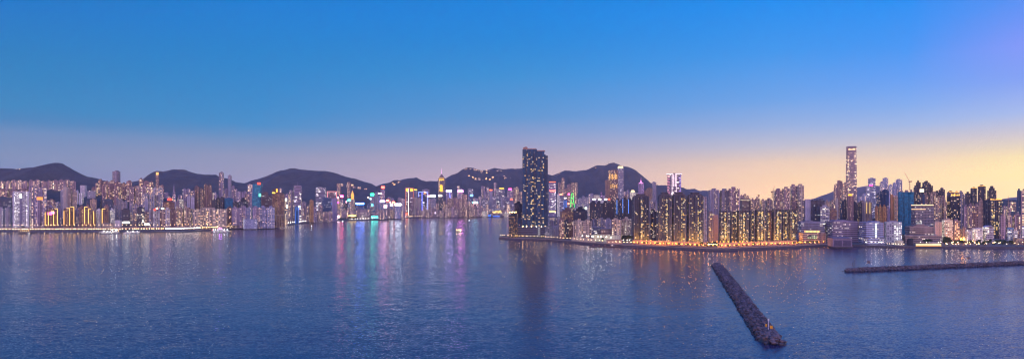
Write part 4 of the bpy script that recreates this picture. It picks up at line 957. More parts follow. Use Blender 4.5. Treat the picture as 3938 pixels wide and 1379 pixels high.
row([(3326,3340,770),(3338,3353,771)],1790,'tan tower with a yellow stair strip','below the pale blue pair',st='resdim',col='tan',pl='bay2',extra=lambda i:strip(i,[((i['x0']+i['x1'])/2,i['yt']+8),((i['x0']+i['x1'])/2,i['yt']+50)],'yline',(1,.7,.2),1.5,.6))
building('office_tower',3325,3346,714,4000,'lower half of a hazy blue tower pair with a small red light',st='officefar',col='pb',extra=lambda i:sign(i,3343,3356,711,713,'hotpink',(1,.06,.35),9))
building('office_tower',3338,3367,682,4100,'taller hazy blue tower beside its lower twin',st='officefar',col='pb',pl='box')
row([(3300,3312,754),(3312,3326,752),(3366,3378,760),(3316,3332,742)],3300,'hazy far block','among the blue towers',st='resfar',col='pb',pl='bay2')
row([(3383,3400,696),(3394,3416,681),(3417,3432,707),(3433,3446,700),(3445,3470,687)],3900,'hazy lilac tower','on the skyline before the crane',st='resfar',col='pb',pl='bay2')
row([(3370,3385,740),(3384,3419,727)],2000,'navy housing tower','in front of the hazy lilac towers',st='reslow',col='nv',pl='bay3')
row([(3364,3376,790),(3376,3394,787),(3394,3409,786)],1650,'orange-lit housing block','under the navy housing towers',st='gold',col='or_',pl='bay2',kind='apartment_block')
building('apartment_tower',3409,3423,792,1660,'plain mauve block beside the orange-lit housing blocks',st='resdim',col='mv',pl='bay2')
building('office_tower',3423,3436,747,1700,'orange slab edged by a column of yellow windows',st='blank',col='or_',pl='box',roof=None)
building('office_tower',3436,3453,750,1690,'tower with stacked yellow window bars',st='gold',col='tan',pl='box',roof='tank')
def mesh_top(i):
    bm=bmesh.new(); w,H=i['w'],i['H']; box(bm,-w*.3,0,H-.1,w*.2,8,5); box(bm,w*.05,0,H-.1,w*.22,8,5.5); box(bm,w*.36,0,H-.1,w*.12,8,7)
    link('rooftop_plant_room',bm,oc('roof_concrete'),i['e'],(.3,.24,.2))
building('construction_tower',3452,3515,737,1680,'big tower wrapped in deep teal construction netting',cat='tower under construction',st='mesh',col='tl',pl='bay3',roof=None,extra=mesh_top,yaw=-.5)
row([(3513,3528,712,{'dj':-10}),(3522,3541,693,{'dj':14}),(3547,3575,694,{'dj':20}),(3538,3553,716,{'dj':-20}),(3568,3588,706)],1780,'dark towering block','of the stepped group past the teal netting',st='reslow',col='dk',pl='bay2')
building('apartment_tower',3527,3557,735,1680,'dark blue lit tower with a white box sign on its roof',st='res',col='nv',pl='bay3',extra=lambda i:sign(i,3538,3552,726,738,'cream2',(1,.8,.55),2.))
row([(3556,3569,740),(3586,3600,734),(3575,3588,738)],1720,'tan-edged tower','around the white box sign',st='res',col='tan',pl='bay2')
def dometop(i):
    bm=bmesh.new(); prism(bm,ngon(10,i['w']*.3),i['H'],i['H']+4,0); prism(bm,ngon(10,i['w']*.36),i['H']+4,i['H']+6,0,top=ngon(10,i['w']*.1)); tube(bm,(0,0,i['H']+6),(0,0,i['H']+10),.3,5); link('rooftop_cap',bm,oc('roof_concrete'),i['e'],(.09,.09,.1))
row([(3590,3611,732,{'extra':None}),(3610,3634,728,{'extra':dometop,'roof':None})],1860,'dark capped tower','before the gold-crowned tower',st='reslow',col='dk',pl='bay2')
row([(3600,3616,752),(3615,3636,750),(3630,3642,768)],1640,'tan lit tower','in front of the dark capped towers',st='res',col='tan',pl='bay2')
def goldcrown(s=1.):
    def f(i):
        bm=bmesh.new(); w,H,dp=i['w'],i['H'],i['dp']
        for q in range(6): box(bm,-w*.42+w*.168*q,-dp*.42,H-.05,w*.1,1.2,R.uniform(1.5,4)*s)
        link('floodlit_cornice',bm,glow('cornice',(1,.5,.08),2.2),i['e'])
        bm=bmesh.new(); box(bm,0,0,H-.02,w*.7,dp*.6,3*s); box(bm,0,0,H+3*s,w*.4,dp*.4,3*s); link('rooftop_plant_room',bm,oc('roof_concrete'),i['e'],(.12,.1,.09))
    return f
building('apartment_tower',3641,3693,752,1620,'broad dark tower with a blazing gold roofline',st='res',col='dk',pl='bay4',roof=None,extra=goldcrown(1.4))
row([(3642,3668,738),(3668,3690,740)],1700,'tower with small gold roof lights','behind the blazing gold roofline',st='reslow',col='gy',pl='bay2',roof=None,extra=goldcrown(.7))
row([(3688,3704,732),(3702,3712,745)],1760,'plain grey tower','past the blazing gold roofline',st='resdim',col='gy',pl='box')
row([(3711,3733,736,{'roof':'plant'}),(3732,3757,723,{'roof':None,'extra':goldcrown(.6)}),(3760,3791,716,{'roof':None,'extra':goldcrown(.9)}),(3796,3832,714,{'roof':'step'})],1850,'dark crowned tower','of the four high ones near the frame end',st='reslow',col='dk',pl='bay3')
row([(3708,3722,785),(3722,3740,780),(3740,3764,782)],1560,'pinkish housing slab','beside the broad gold-lined dark tower',st='res',col='pk',pl='bay3')
building('apartment_tower',3764,3782,764,1540,'slender tan tower attached before the broad dark gold-lined tower',st='resdim',col='tan',pl='bay2')
wt('broad dark tower with a gold-lit roofline and yellow windows above the white hospital-like block',3781,3855,768,1500,[(.12,1),(.3,2),(.5,1),(.72,2),(.9,1)],80,pl='bay5',ex=goldcrown(1.),st='darkres',yaw=-.2)
row([(3855,3870,788),(3870,3886,787)],1700,'pinkish block','just past the broad dark tower',st='res',col='pk',pl='bay2',kind='apartment_block')
row([(3842,3866,822),(3868,3892,820),(3894,3925,818)],1480,'pale lit slab','standing low near the frame end',st='res',col='pk',pl='bay3',kind='apartment_slab')
building('radio_mast',3876,3881,775,2500,'thin mast on the wooded rise near the frame end',cat='mast',st='gold',col='tan',roof=None,extra=lambda i:(lambda bm:(tube(bm,(0,0,i['H']),(0,0,i['H']+26),1.,5,.2),link('antenna',bm,oc('fin'),i['e'],(.4,.2,.15))))(bmesh.new()))
building('apartment_tower',3911,3927,724,1600,'tall dark tower cut by the frame end',st='resdim',col='nv',pl='bay2')
building('apartment_tower',3926,3952,725,1590,'pinkish neighbour of the tall dark tower at the frame end',st='res',col='pk',pl='bay2')
row([(3884,3896,772),(3896,3908,775)],2450,'little block','on the wooded rise near the mast',st='resfar',col='tan',pl='bay2')
# glass terrace building
def terr(i):
    strip(i,[(3505,788),(3590,788)],'paleline2',(1,.65,.35),2.,.9); strip(i,[(3505,804),(3560,804)],'paleline2',(1,.65,.35),2.,.7)
    bm=bmesh.new(); w,dp,H=i['w'],i['dp'],i['H']
    box(bm,-w*.3,-dp/2-1.2,H*.1,w*.3,2,H*.45); box(bm,w*.1,-dp/2-1.2,H*.05,w*.3,2,H*.35); link('glazed_bay',bm,facade('facade_brightbay',lit=.8,S_=2.2,cw=2.6,ch=2.4,ww=.8,wh=.8,colvar=.1,ca=PALE,cb=COOL,band=0),i['e'],(.3,.3,.3))
    bm=bmesh.new(); box(bm,0,0,H,w*1.04,dp*1.1,1.6); link('roof_slab',bm,oc('roof_concrete'),i['e'],(.3,.25,.22))
building('office_block',3504,3592,788,1480,'glass terraced building glowing inside with a wide flat roof',st='glass',col='gy',pl='box',roof=None,extra=terr,yaw=-.35)
# front industrial
def ind(label,x0,x1,yt,D,col='gy',st='industrial',**k): return building('industrial_building',x0,x1,yt,D,label,cat='industrial building',st=st,col=col,pl='box',roof=k.pop('roof','plant'),**k)
ind('grey old industrial block behind the terrace restaurant',3068,3172,848,1400,dep=50,yaw=-.3)
ind('large grey factory building with white strip windows behind the water shed',3172,3300,846,1345,dep=70,yaw=-.25,col='mv')
ind('glass-fronted industrial block with a bright stair column',3302,3398,850,1290,dep=60,yaw=-.2,col='pb',extra=lambda i:[strip(i,[(3367,860+q*7),(3371,860+q*7)],'stairw',(.9,.95,1),3,1.) for q in range(9)])
ind('lower pale annex along the quay under the stair-column block',3322,3404,912,1262,col='pb',roof=None,dep=14,yaw=0)
ind('industrial block with bright vertical glazing beside the beige factory',3400,3468,848,1300,dep=50,yaw=-.45,st='grid',col='lg')
ind('long beige factory with rows of dark windows',3480,3592,862,1330,col='tan',dep=40,yaw=-.35,roof='step')
ind('beige factory podium with parking openings',3468,3622,905,1290,col='tan',dep=30,yaw=-.35,roof=None)
ind('blank beige tower end of the factory',3590,3622,848,1400,col='be',st='blank')
ind('stepped commercial block with glowing yellow upper floors',3622,3664,838,1390,col='be',st='white_lit')
building('apartment_block',3662,3690,842,1400,'brown-pink block beside the glowing stepped block',st='res',col='pk',pl='bay3')
row([(3690,3700,878),(3700,3710,868)],1450,'small old block','over the glowing side street',st='gold',col='tan',pl='bay2',kind='apartment_block')
def arch(i):
    bm=bmesh.new(); w,dp,H=i['w'],i['dp'],i['H']; n=10; q=[]
    for a_ in range(n+1): q.append((-w*.5+w*a_/n, H+3.6*math.sin(PI*a_/n)))
    for off in(0,):
        A=[bm.verts.new((x,-dp/2-1,z)) for x,z in q]; B=[bm.verts.new((x,dp/2,z)) for x,z in q]; A2=[bm.verts.new((x,-dp/2-1,z-1)) for x,z in q]
        for j in range(n): bm.faces.new((A[j],A[j+1],B[j+1],B[j])); bm.faces.new((A2[j],A2[j+1],A[j+1],A[j]))
    link('curved_roof',bm,oc('roof_shell'),i['e'],(.5,.5,.58))
building('hospital_building',3712,3738,884,1340,'low pale building with lit stair floors by the park',cat='hospital building',st='grid',col='pb',pl='box',roof=None,yaw=-.3)
building('hospital_building',3738,3780,874,1330,'white mid-rise with brightly lit corner windows by the park',cat='hospital building',st='white_lit',col='wh',pl='box',roof='plant',yaw=-.3)
building('hospital_building',3778,3822,873,1320,'white and blue mid-rise under an arched roof by the park',cat='hospital building',st='office',col='wh',pl='box',roof=None,extra=arch,yaw=-.3)
building('office_block',3872,3900,880,1300,'small striped block with a light blue roof by the park',st='office',col='pb',pl='box',roof=None,extra=lambda i:(lambda bm:(box(bm,0,0,i['H'],i['w'],i['dp'],2.2),link('blue_roof',bm,oc('roof_shell'),i['e'],(.1,.3,.45))))(bmesh.new()))
building('office_block',3898,3914,885,1290,'white stair-lit block next to the light blue roof',st='white_lit',col='wh',pl='box')
building('office_block',3896,3960,916,1255,'low amber-lit pavilion at the frame end by the park',st='gold',col='tan',pl='box',roof=None)
building('office_block',3924,3950,868,1330,'pale small block at the frame end above the amber pavilion',st='white',col='lg',pl='bay2')
# terrace restaurant building
def rest(i):
    bm=bmesh.new(); w,dp,H=i['w'],i['dp'],i['H']
    for q in range(12): box(bm,-w*.35+w*.06*q,-dp*.3,H,.7,.7,5)
    box(bm,-w*.02,-dp*.3,H+5,w*.75,3,.5); link('terrace_pergola',bm,oc('pale_stone'),i['e'],(.35,.3,.22))
    bm=bmesh.new(); box(bm,-w*.02,-dp*.1,H+.2,w*.66,1,3.6); link('lit_terrace_front',bm,glow('goldterr',(1,.66,.2),2.2),i['e'])
    bm=bmesh.new(); box(bm,-w*.1,-dp/2-.8,H*.45,w*.42,1.2,H*.32); link('green_lit_window',bm,facade('facade_greenlit',lit=.85,S_=1.3,cw=4,ch=4.5,ww=.7,wh=.7,colvar=.1,ca=(.8,1,.5),cb=(.9,1,.7)),i['e'],(.05,.05,.05))
    bm=bmesh.new(); 
    for q in range(6): box(bm,w*(.18+.055*q),-dp/2-.9,0,1.2,1.8,H)
    link('facade_pier',bm,oc('pale_stone'),i['e'],(.3,.22,.2))
building('restaurant_building',3072,3176,894,1300,'beige waterfront building with a golden pergola terrace and greenish windows',cat='restaurant building',st='industrial',col='tan',pl='box',roof=None,dep=26,yaw=-.12,extra=rest)
# ================================================================== concrete shed on the water
D=1205; k=D/F; X=WX(3250,D); e=empty('pier_shed',(X,D+20,0),'weathered grey concrete shed standing on piles over the water','pier shed',rz=-.16)
bm=bmesh.new(); box(bm,0,0,3.2,38,32,1.2); link('deck',bm,oc('sea_concrete'),e,(.12,.11,.12))
bm=bmesh.new(); box(bm,0,0,4.4,36,30,15.2); link('shed_wall',bm,oc('sea_concrete'),e,(.24,.2,.24))
bm=bmesh.new(); prism(bm,rect(37.5,31.5),19.6,21.4,0,top=rect(34,28)); link('roof',bm,oc('sea_concrete'),e,(.16,.14,.17))
for s in(-1,1):
    bm=bmesh.new(); box(bm,s*8.4,-15.1,5,14.6,.3,11.2); link('shutter_door',bm,oc('shutter'),e,(.09,.08,.12))
for q in range(3):
    bm=bmesh.new(); box(bm,-18.15 if 0 else 18.1,-9+q*9,6,.3,3.2,8.4); link('side_opening',bm,oc('shutter'),e,(.05,.05,.07))
bm=bmesh.new()
for i in range(8):
    for j in (0,1,2,3,4): tube(bm,(-17+i*34/7,-14+j*7,-2),(-17+i*34/7,-14+j*7,3.2),.5,6)
pl_=link('pile_row',bm,oc('sea_concrete'),e,(.07,.06,.06)); pl_.name='piling'
# ================================================================== cranes
def crane(px,D,yb,yt,jib,label,c=(.35,.12,.08)):
    X=WX(px,D); zb=WZ(yb,D); z1=WZ(yt,D); k=D/F; e=empty('tower_crane',(X,D,zb),label,'crane')
    hh=(z1-zb)*.45
    bm=bmesh.new()
    for a_,b_ in((-1,-1),(1,-1),(1,1),(-1,1)): tube(bm,(a_,b_,0),(a_,b_,hh),.25,4)
    for q in range(int(hh/3)): tube(bm,(-1,-1,q*3),(1,-1,q*3+3),.15,4)
    link('mast',bm,oc('crane_paint'),e,c)
    bm=bmesh.new(); box(bm,0,0,hh,4,3,3); link('cab',bm,oc('crane_paint'),e,(.4,.2,.15))
    bm=bmesh.new(); tube(bm,(0,0,hh+2),(jib*k,0,z1-zb),.45,4,.2); tube(bm,(0,0,hh+3),(jib*k,0,z1-zb+.5),.2,4); link('jib',bm,oc('crane_paint'),e,c)
    bm=bmesh.new(); tube(bm,(0,0,hh+2),(-jib*.3*k,0,hh+4),.4,4); box(bm,-jib*.3*k,0,hh+1,3,3,3); link('counterweight',bm,oc('crane_paint'),e,c)
crane(3498,1760,732,662,-20,'red luffing crane with its jib raised beside the teal-netted tower')
crane(2970,1740,762,714,10,'dark luffing crane beside the tall pink cluster',(.08,.07,.09))
crane(2918,1890,758,748,5,'small crane on a mid-height block roof',(.12,.1,.1))
# ================================================================== hillside houses
hm=FM('peak')
def hill_at(px,py,Dl,names):
    pass
spots=[]
for a_,b_,y0,y1,D0,n,ph in ((1785,1860,645,656,6380,9,'along the first summit of the lit ridge'),(1865,2004,649,657,6360,18,'strung along the flat crest of the lit ridge'),(1800,2000,665,700,6000,17,'scattered down the slope of the lit ridge'),(2114,2250,657,676,6720,16,'along the shoulder leading to the highest peak'),(2258,2350,634,652,6750,8,'near the top of the highest peak'),(1505,1600,692,712,5700,10,'on the low wooded ridge'),(60,120,650,656,4000,2,'on the hill above the estate'),(1300,1440,705,735,5300,7,'on the lower slope of the long rounded hill'),(2400,2500,668,700,6600,5,'on the falling slope of the highest peak'),(2115,2225,690,720,6200,7,'below the shoulder leading to the highest peak')):
    for q in range(n):
        px=a_+(b_-a_)*(q+R.random())/n; D_=D0+R.uniform(-60,60); X=WX(px,D_); z=ground_z(X,D_)
        yc=y0+(y1-y0)*R.random(); zt=max(z+5,min(WZ(yc,D_),z+30)) if y1-y0<25 else z+R.uniform(9,18)
        w_=R.uniform(10,34)*.9; e=empty('hillside_house',(X,D_,z-12),f'small lit house {ph}','house',f'lit houses {ph}')
        bm=bmesh.new(); prism(bm,rect(w_,12),0,zt-z+12); link('facade',bm,hm,e,(.3,.24,.22))
        bm=bmesh.new(); box(bm,0,0,zt-z+12,w_*.5,6,2.5); link('roof',bm,oc('roof_concrete'),e,(.2,.16,.15))
        if R.random()<.55:
            bm=bmesh.new(); box(bm,0,-7,12+2,w_*R.uniform(.3,1.),.6,2.6); link('lit_terrace_front',bm,glow('hillgold',(1,.5,.14),6),e)
# rest of the far masts
e=empty('radio_mast',(WX(2340,6900),6900,WZ(628,6900)-2),'little antenna on the highest peak','mast')
bm=bmesh.new(); tube(bm,(0,0,0),(0,0,26),1.2,5,.3); link('pole',bm,oc('fin'),e,(.2,.15,.15))
# ================================================================== elevated highway
HP=[(-300,2010,13),(0,1990,13),(300,1992,13),(620,2010,13),(780,2080,13.5),(900,2180,14),(1000,2320,13),(1060,2460,10),(1110,2640,5)]
e=empty('elevated_highway',(WX(400,2000),2000,0),'elevated highway on piers along the island shore, warm lit','highway')
ev=Vector(e.location)
def hway(name,w0,w1,dz0,dz1,mat,c,up=0):
    bm=bmesh.new(); prev=None
    pts=[Vector((WX(p,D_),D_,z)) for p,D_,z in HP]; P2=[]
    for a_,b_ in zip(pts,pts[1:]):
        for t in range(6): P2.append(a_.lerp(b_,t/6))
    P2.append(pts[-1])
    for i,p in enumerate(P2):
        tdir=(P2[min(i+1,len(P2)-1)]-P2[max(i-1,0)]); tdir.z=0; tdir.normalize(); nn=Vector((tdir.y,-tdir.x,0))
        ring=[bm.verts.new(p-ev+nn*w0+Vector((0,0,dz0))),bm.verts.new(p-ev+nn*w1+Vector((0,0,dz0))),bm.verts.new(p-ev+nn*w1+Vector((0,0,dz1))),bm.verts.new(p-ev+nn*w0+Vector((0,0,dz1)))]
        if prev:
            for j in range(4): bm.faces.new((prev[j],prev[(j+1)%4],ring[(j+1)%4],ring[j]))
        prev=ring
    bmesh.ops.recalc_face_normals(bm,faces=bm.faces)
    return link(name,bm,mat,e,c)
hway('deck',-9,9,-1.8,0,oc('road_deck'),(.34,.28,.24))
hway('parapet',9,9.4,-.6,1.,oc('road_deck'),(.45,.36,.3)); hway('parapet',-9.4,-9,-.6,1.,oc('road_deck'),(.45,.36,.3))
q=0
for a_,b_ in zip(HP,HP[1:]):
    n=max(2,int((b_[0]-a_[0])/26))
    for i in range(n):
        t=i/n; px=a_[0]+(b_[0]-a_[0])*t; D_=a_[1]+(b_[1]-a_[1])*t; z=a_[2]+(b_[2]-a_[2])*t
        if px<-30 or px>1050: continue
        bm=bmesh.new(); box(bm,WX(px,D_)-ev.x,D_-ev.y,1.,2.2,2.2,z-4.4); box(bm,WX(px,D_)-ev.x,D_-ev.y,z-3.4,3,14,1.6); link('pier',bm,oc('road_deck'),e,(.3,.25,.22))
# ================================================================== lamps
POLE=solid('lamp_pole',(.12,.12,.12),.5)
def lamp_src(h_,r,key,c,s,arm=0):
    bm=bmesh.new(); tube(bm,(0,0,0),(0,0,h_-r),.12,5,.08)
    if arm: tube(bm,(0,0,h_-r),(arm,0,h_),.08,4)
    bm2=bmesh.new(); ball(bm2,(arm,0,h_),r,1,0,.8)
    def mk(b_,n,m_): me=bpy.data.meshes.new(n); b_.to_mesh(me); b_.free(); me.materials.append(m_); return me
    return mk(bm,'pole',POLE),mk(bm2,'lamp_head',glow(key,c,s))
LS={'or':lamp_src(6,.55,'lamp_or',(1,.38,.04),190),'or2':lamp_src(5,.5,'lamp_or2',(1,.36,.04),520),'or3':lamp_src(3.5,.5,'lamp_or3',(1,.34,.03),4500),'ww':lamp_src(6,.5,'lamp_ww',(1,.62,.25),45),'yl':lamp_src(5.5,.5,'lamp_yl',(1,.55,.12),50),'hw':lamp_src(9,.6,'lamp_hw',(1,.55,.2),70,1.2),
    'wh':lamp_src(6,.55,'lamp_wh',(1,.85,.65),60),'fl':lamp_src(12,1.0,'lamp_fl',(1,.92,.75),60),'pk':lamp_src(3.5,.4,'lamp_pk',(1,.7,.35),40),'far':lamp_src(8,1.1,'lamp_far',(1,.6,.25),16),'farw':lamp_src(8,1.2,'lamp_farw',(1,.85,.7),18)}
LAMPS=[]
def lamp(kind,px,D_,z,label,group,name='street_lamp',cat='street lamp'): LAMPS.append((D_,kind,px,z,label,group,name,cat))
def place_lamps():
    LAMPS.sort(); rest={}
    for i,(D_,kind,px,z,label,group,name,cat) in enumerate(LAMPS):
        if i<300:
            e=empty(name,(WX(px,D_),D_,z),label,cat,group)
            for n_,me in zip(('pole','lamp_head'),LS[kind]):
                o=bpy.data.objects.new(n_,me); C.objects.link(o); o.parent=e
        else: rest.setdefault(kind,[]).append((px,D_,z))
    V=[];Fc=[];Mi=[];ms=[]
    for kind,L in rest.items():
        for me in LS[kind]:
            if me.materials[0] not in ms: ms.append(me.materials[0])
            mi=ms.index(me.materials[0]); vs=[v.co.copy() for v in me.vertices]; fs=[list(p.vertices) for p in me.polygons]
            for px,D_,z in L:
                k0=len(V); T_=Vector((WX(px,D_),D_,z)); V+=[tuple(v+T_) for v in vs]; Fc+=[[k0+j for j in f_] for f_ in fs]; Mi+=[mi]*len(fs)
    me=bpy.data.meshes.new('distant_shore_lamps'); me.from_pydata(V,[],Fc)
    for m_ in ms: me.materials.append(m_)
    me.polygons.foreach_set('material_index',Mi)
    o=bpy.data.objects.new('distant_shore_lamps',me); C.objects.link(o); tag(o,'countless tiny lamps along the distant island shore','lamps',kind='stuff')
def lampline(kind,x0,x1,step,front,off,z,label,group,jit=2.,**k):
    x=x0
    while x<x1:
        lamp(kind,x,interp(front,x)+off+R.uniform(-1,1),z,label,group,**k); x+=step+R.uniform(-jit,jit)
lampline('or',2436,3186,17,KOW,10,4,'orange globe lamp on the promenade rail before the dark waterfront towers','orange promenade lamps')
lampline('or2',2440,3180,26,KOW,37,4,'orange lamp in the planted strip behind the promenade rail','orange lamps behind the promenade',jit=7)
lampline('or3',2434,3064,15,[(2430,1372),(2512,1374),(2514,1252),(2710,1250),(2712,1290),(2745,1316),(3070,1318)],0,4,'unseen orange uplight added close against the dark waterfront towers','added orange uplights by the towers',jit=5)  # uplights added out of sight to throw orange up the tower fronts
lampline('ww',1926,2250,13,KOW,7,4,'warm lamp on the sea wall below the dark landmark tower','sea wall lamps by the landmark tower',jit=3)
lampline('yl',1932,2100,21,KOW,24,4,'amber garden lamp at the foot of the dark landmark tower','garden lamps by the landmark tower',jit=6)
lampline('ww',2262,2430,15,KOW,10,4,'warm lamp along the barge quay','barge quay lamps',jit=4)
for px in (2240,2257,2262,2277,2281,2300,2311,2332,2349): lamp('fl',px,interp(KOW,px)+44+R.uniform(-5,5),4,'tall white floodlight over the bright work yard','yard floodlights','floodlight_mast','floodlight')
for px in (2392,2398,2412,2421): lamp('wh',px,1330+R.uniform(-10,20),4,'white lamp among trees beside the lone dark tower','white lamps by the trees')
for px in (2718,2724,2730,2737,2744,2750,2758,2765): lamp('wh',px,1185+R.uniform(0,25),4,'white lamp in the leafy forecourt at the promenade corner','forecourt lamps')
lampline('wh',3330,3402,12,KOW,9,4,'white quay lamp under the pale annex','annex quay lamps',jit=3)
lampline('pk',3412,3480,9,KOW,12,4,'low warm lamp on the quay before the beige factory','factory quay lamps',jit=3)
for px in (3540,3563,3610,3618,3662,3684,3448): lamp('wh',px,1245+R.uniform(-5,20),4,'bright lamp standing behind the lit picket fence','bright quay lamps')
for q in range(64):
    px=3632+R.random()*306; lamp(R.choice(['pk','pk','ww']),px,1225+R.random()**1.2*75,4,'little warm lamp dotted through the waterside park','park lamps')
for q in range(20):
    px=3692+R.random()*18; lamp('or' if q%2 else 'yl',px,1330+R.uniform(0,110),4,'lamp crowding the glowing side street beside the hospital','side street lamps')
for q in range(7): lamp('or3',3691+q*2.6,1316+q*12,4,'strong amber lamp deep in the glowing side street','amber side street lamps')
# island side
lampline('hw',-10,1000,15,[(p,d_) for p,d_,z in HP],0,13,'warm lamp on the elevated highway','highway lamps',jit=3)
lampline('far',2,640,10,ISL,32,3.6,'warm lamp on the quay beneath the elevated highway','quay lamps under the highway',jit=4)
lampline('farw',640,770,5.4,ISL,26,3.6,'closely spaced white lamp along the quay under the highway','bright quay lamps under the highway',jit=.4)
lampline('far',770,1100,8,ISL,20,3.6,'warm lamp at the quay bend past the ferry','quay lamps past the ferry',jit=2)
lampline('farw',1050,1300,7.5,ISL,14,3.6,'white lamp dotting the long thin shore arm','shore arm lamps',jit=1)
lampline('far',1020,1300,13,[(1020,2560),(1120,2980),(1300,3480)],60,3.6,'amber lamp on the road behind the shore arm','shore road lamps',jit=6)
lampline('farw',1345,1560,11,ISL,26,3.6,'light along the far shore below the neon signs','far shore lamps below the neon',jit=4)
lampline('far',1560,1958,7.5,ISL,30,3.6,'golden light along the far exhibition shore','far exhibition shore lamps',jit=3)
place_lamps()
# ================================================================== trees
lm,hh=newmat('foliage'); g=hh.add('ShaderNodeNewGeometry'); oi=hh.add('ShaderNodeObjectInfo')
f=hh.noise(g.outputs['Position'],.9,2); b=hh.mix(hh.mr(f,.35,.65,0,1),(.025,.045,.02,1),(.07,.11,.035,1)); finish(hh,b,.8)
BARK=solid('bark',(.08,.06,.045),.9)
def crown_mesh(n,rx,rz_,seed):
    r=random.Random(seed); bm=bmesh.new(); lobes=[(Vector((r.uniform(-.5,.5)*rx,r.uniform(-.5,.5)*rx,r.uniform(-.3,.45)*rz_)),r.uniform(.35,.62)) for _ in range(7)]
    for _ in range(n):
        c,s=r.choice(lobes); d_=Vector((r.gauss(0,1),r.gauss(0,1),r.gauss(0,1))).normalized(); p=c+Vector((d_.x*rx*s,d_.y*rx*s,d_.z*rz_*s))*r.uniform(.6,1.05)
        a_=Vector((r.gauss(0,1),r.gauss(0,1),r.gauss(0,1))).normalized()*r.uniform(.35,.7); b_=a_.cross(Vector((r.gauss(0,1),r.gauss(0,1),r.gauss(0,1)))).normalized()*a_.length
        bm.faces.new([bm.verts.new(p+v) for v in (a_,b_,-a_,-b_)])
    me=bpy.data.meshes.new('crown'); bm.to_mesh(me); bm.free(); me.materials.append(lm); return me
def trunk_mesh(seed):
    r=random.Random(seed); bm=bmesh.new(); tube(bm,(0,0,0),(.2,0,3.6),.35,6,.22)
    for q in range(4): a_=r.random()*6.3; tube(bm,(.2,0,3.2),(.2+1.6*math.cos(a_),1.6*math.sin(a_),5.4),.16,5,.05)
    me=bpy.data.meshes.new('trunk'); bm.to_mesh(me); bm.free(); me.materials.append(BARK); return me
CM=[crown_mesh(420,3.4,2.8,s) for s in range(4)]; TM=[trunk_mesh(s) for s in range(2)]
def tree(px,D_,s,label,group=None,z=4.,name='broadleaf_tree'):
    e=empty(name,(WX(px,D_),D_,z),label,'tree',group,R.random()*6)
    e.scale=(s,s,s*R.uniform(.85,1.1))
    o=bpy.data.objects.new('trunk',R.choice(TM)); C.objects.link(o); o.parent=e
    o=bpy.data.objects.new('crown',R.choice(CM)); C.objects.link(o); o.parent=e; o.location=(.2,0,5.8)
for q in range(46): 
    px=2440+740*q/46+R.uniform(-6,6); tree(px,interp(KOW,px)+R.uniform(16,32),R.uniform(.6,.95),'dark round tree between the orange promenade lamps','promenade trees')
for q in range(15):
    px=1936+165*q/15+R.uniform(-4,4); tree(px,interp(KOW,px)+R.uniform(14,24),R.uniform(.55,.8),'shrubby tree at the foot of the dark landmark tower','landmark garden trees')
tree(2317,1345,1.25,'lone round tree in front of the floodlit yard wall'); tree(2375,1350,1.2,'bright green lit tree at the end of the yard'); tree(2392,1335,1.5,'darker tree beside the orange quay house')
for q in range(8): tree(2398+q*4.3,1420+R.uniform(-15,10),R.uniform(1.2,1.7),'tree in the clump beneath the paler beige block','beige block trees')
for q in range(11): tree(2698+q*6.4,1196+R.uniform(0,28),R.uniform(.7,1.15),'floodlit tree in the leafy forecourt at the promenade corner','forecourt trees')
for q in range(60):
    px=3626+R.random()*320; tree(px,1228+R.random()*80,R.uniform(.6,1.25),'dark tree in the waterside park','park trees')
for px,s in ((3642,2.),(3654,1.5),(3636,1.4),(3566,1.5),(3578,1.3),(3556,1.3),(3502,1.9)): tree(px,1268,s,'large spreading tree behind the quay, before the factory','large quay trees')
for q in range(26): px=1140+q*9+R.uniform(-3,3); tree(px,3020+R.uniform(0,60)+q*10,R.uniform(1.8,2.8),'dark tree of the shore park at the bend','shore park trees',3.6)
for q in range(24): px=10+q*27+R.uniform(-8,8); tree(px,2040+R.uniform(-6,4),R.uniform(1.0,1.6),'small tree behind the elevated highway','roadside trees',3.6)
# ================================================================== promenade walls and yard
def wallrun(name,x0,x1,off,z,hgt,th,mat,c,label,cat,front=KOW,group=None):
    xs=[x0]+[p for p,_ in front if x0<p<x1]+[x1]; P2=[Vector((WX(x,interp(front,x)+off),interp(front,x)+off,z)) for x in xs]
    bm=bmesh.new(); o0=P2[0].copy()
    for a_,b_ in zip(P2,P2[1:]):
        a_=a_-o0; b_=b_-o0; d_=(b_-a_); d_.z=0; d_.normalize(); nn=Vector((-d_.y,d_.x,0))*th
        prism(bm,[(a_.x,a_.y),(b_.x,b_.y),(b_.x+nn.x,b_.y+nn.y),(a_.x+nn.x,a_.y+nn.y)],0,hgt)
    o=link(name,bm,mat,None,c); o.location=o0; return tag(o,label,cat,group)
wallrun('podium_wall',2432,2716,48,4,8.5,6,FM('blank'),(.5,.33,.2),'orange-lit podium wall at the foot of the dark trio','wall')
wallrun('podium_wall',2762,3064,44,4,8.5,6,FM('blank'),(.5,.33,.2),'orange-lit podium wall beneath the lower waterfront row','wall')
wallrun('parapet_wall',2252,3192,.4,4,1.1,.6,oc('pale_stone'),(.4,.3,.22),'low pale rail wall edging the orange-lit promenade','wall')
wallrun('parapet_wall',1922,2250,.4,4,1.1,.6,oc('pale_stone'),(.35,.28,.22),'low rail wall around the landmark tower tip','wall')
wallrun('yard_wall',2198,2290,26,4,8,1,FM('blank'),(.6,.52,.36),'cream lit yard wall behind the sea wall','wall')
wallrun('yard_wall',2282,2388,60,4,16,1,FM('blank'),(.6,.56,.38),'tall cream hoarding glowing under the floodlights','wall')
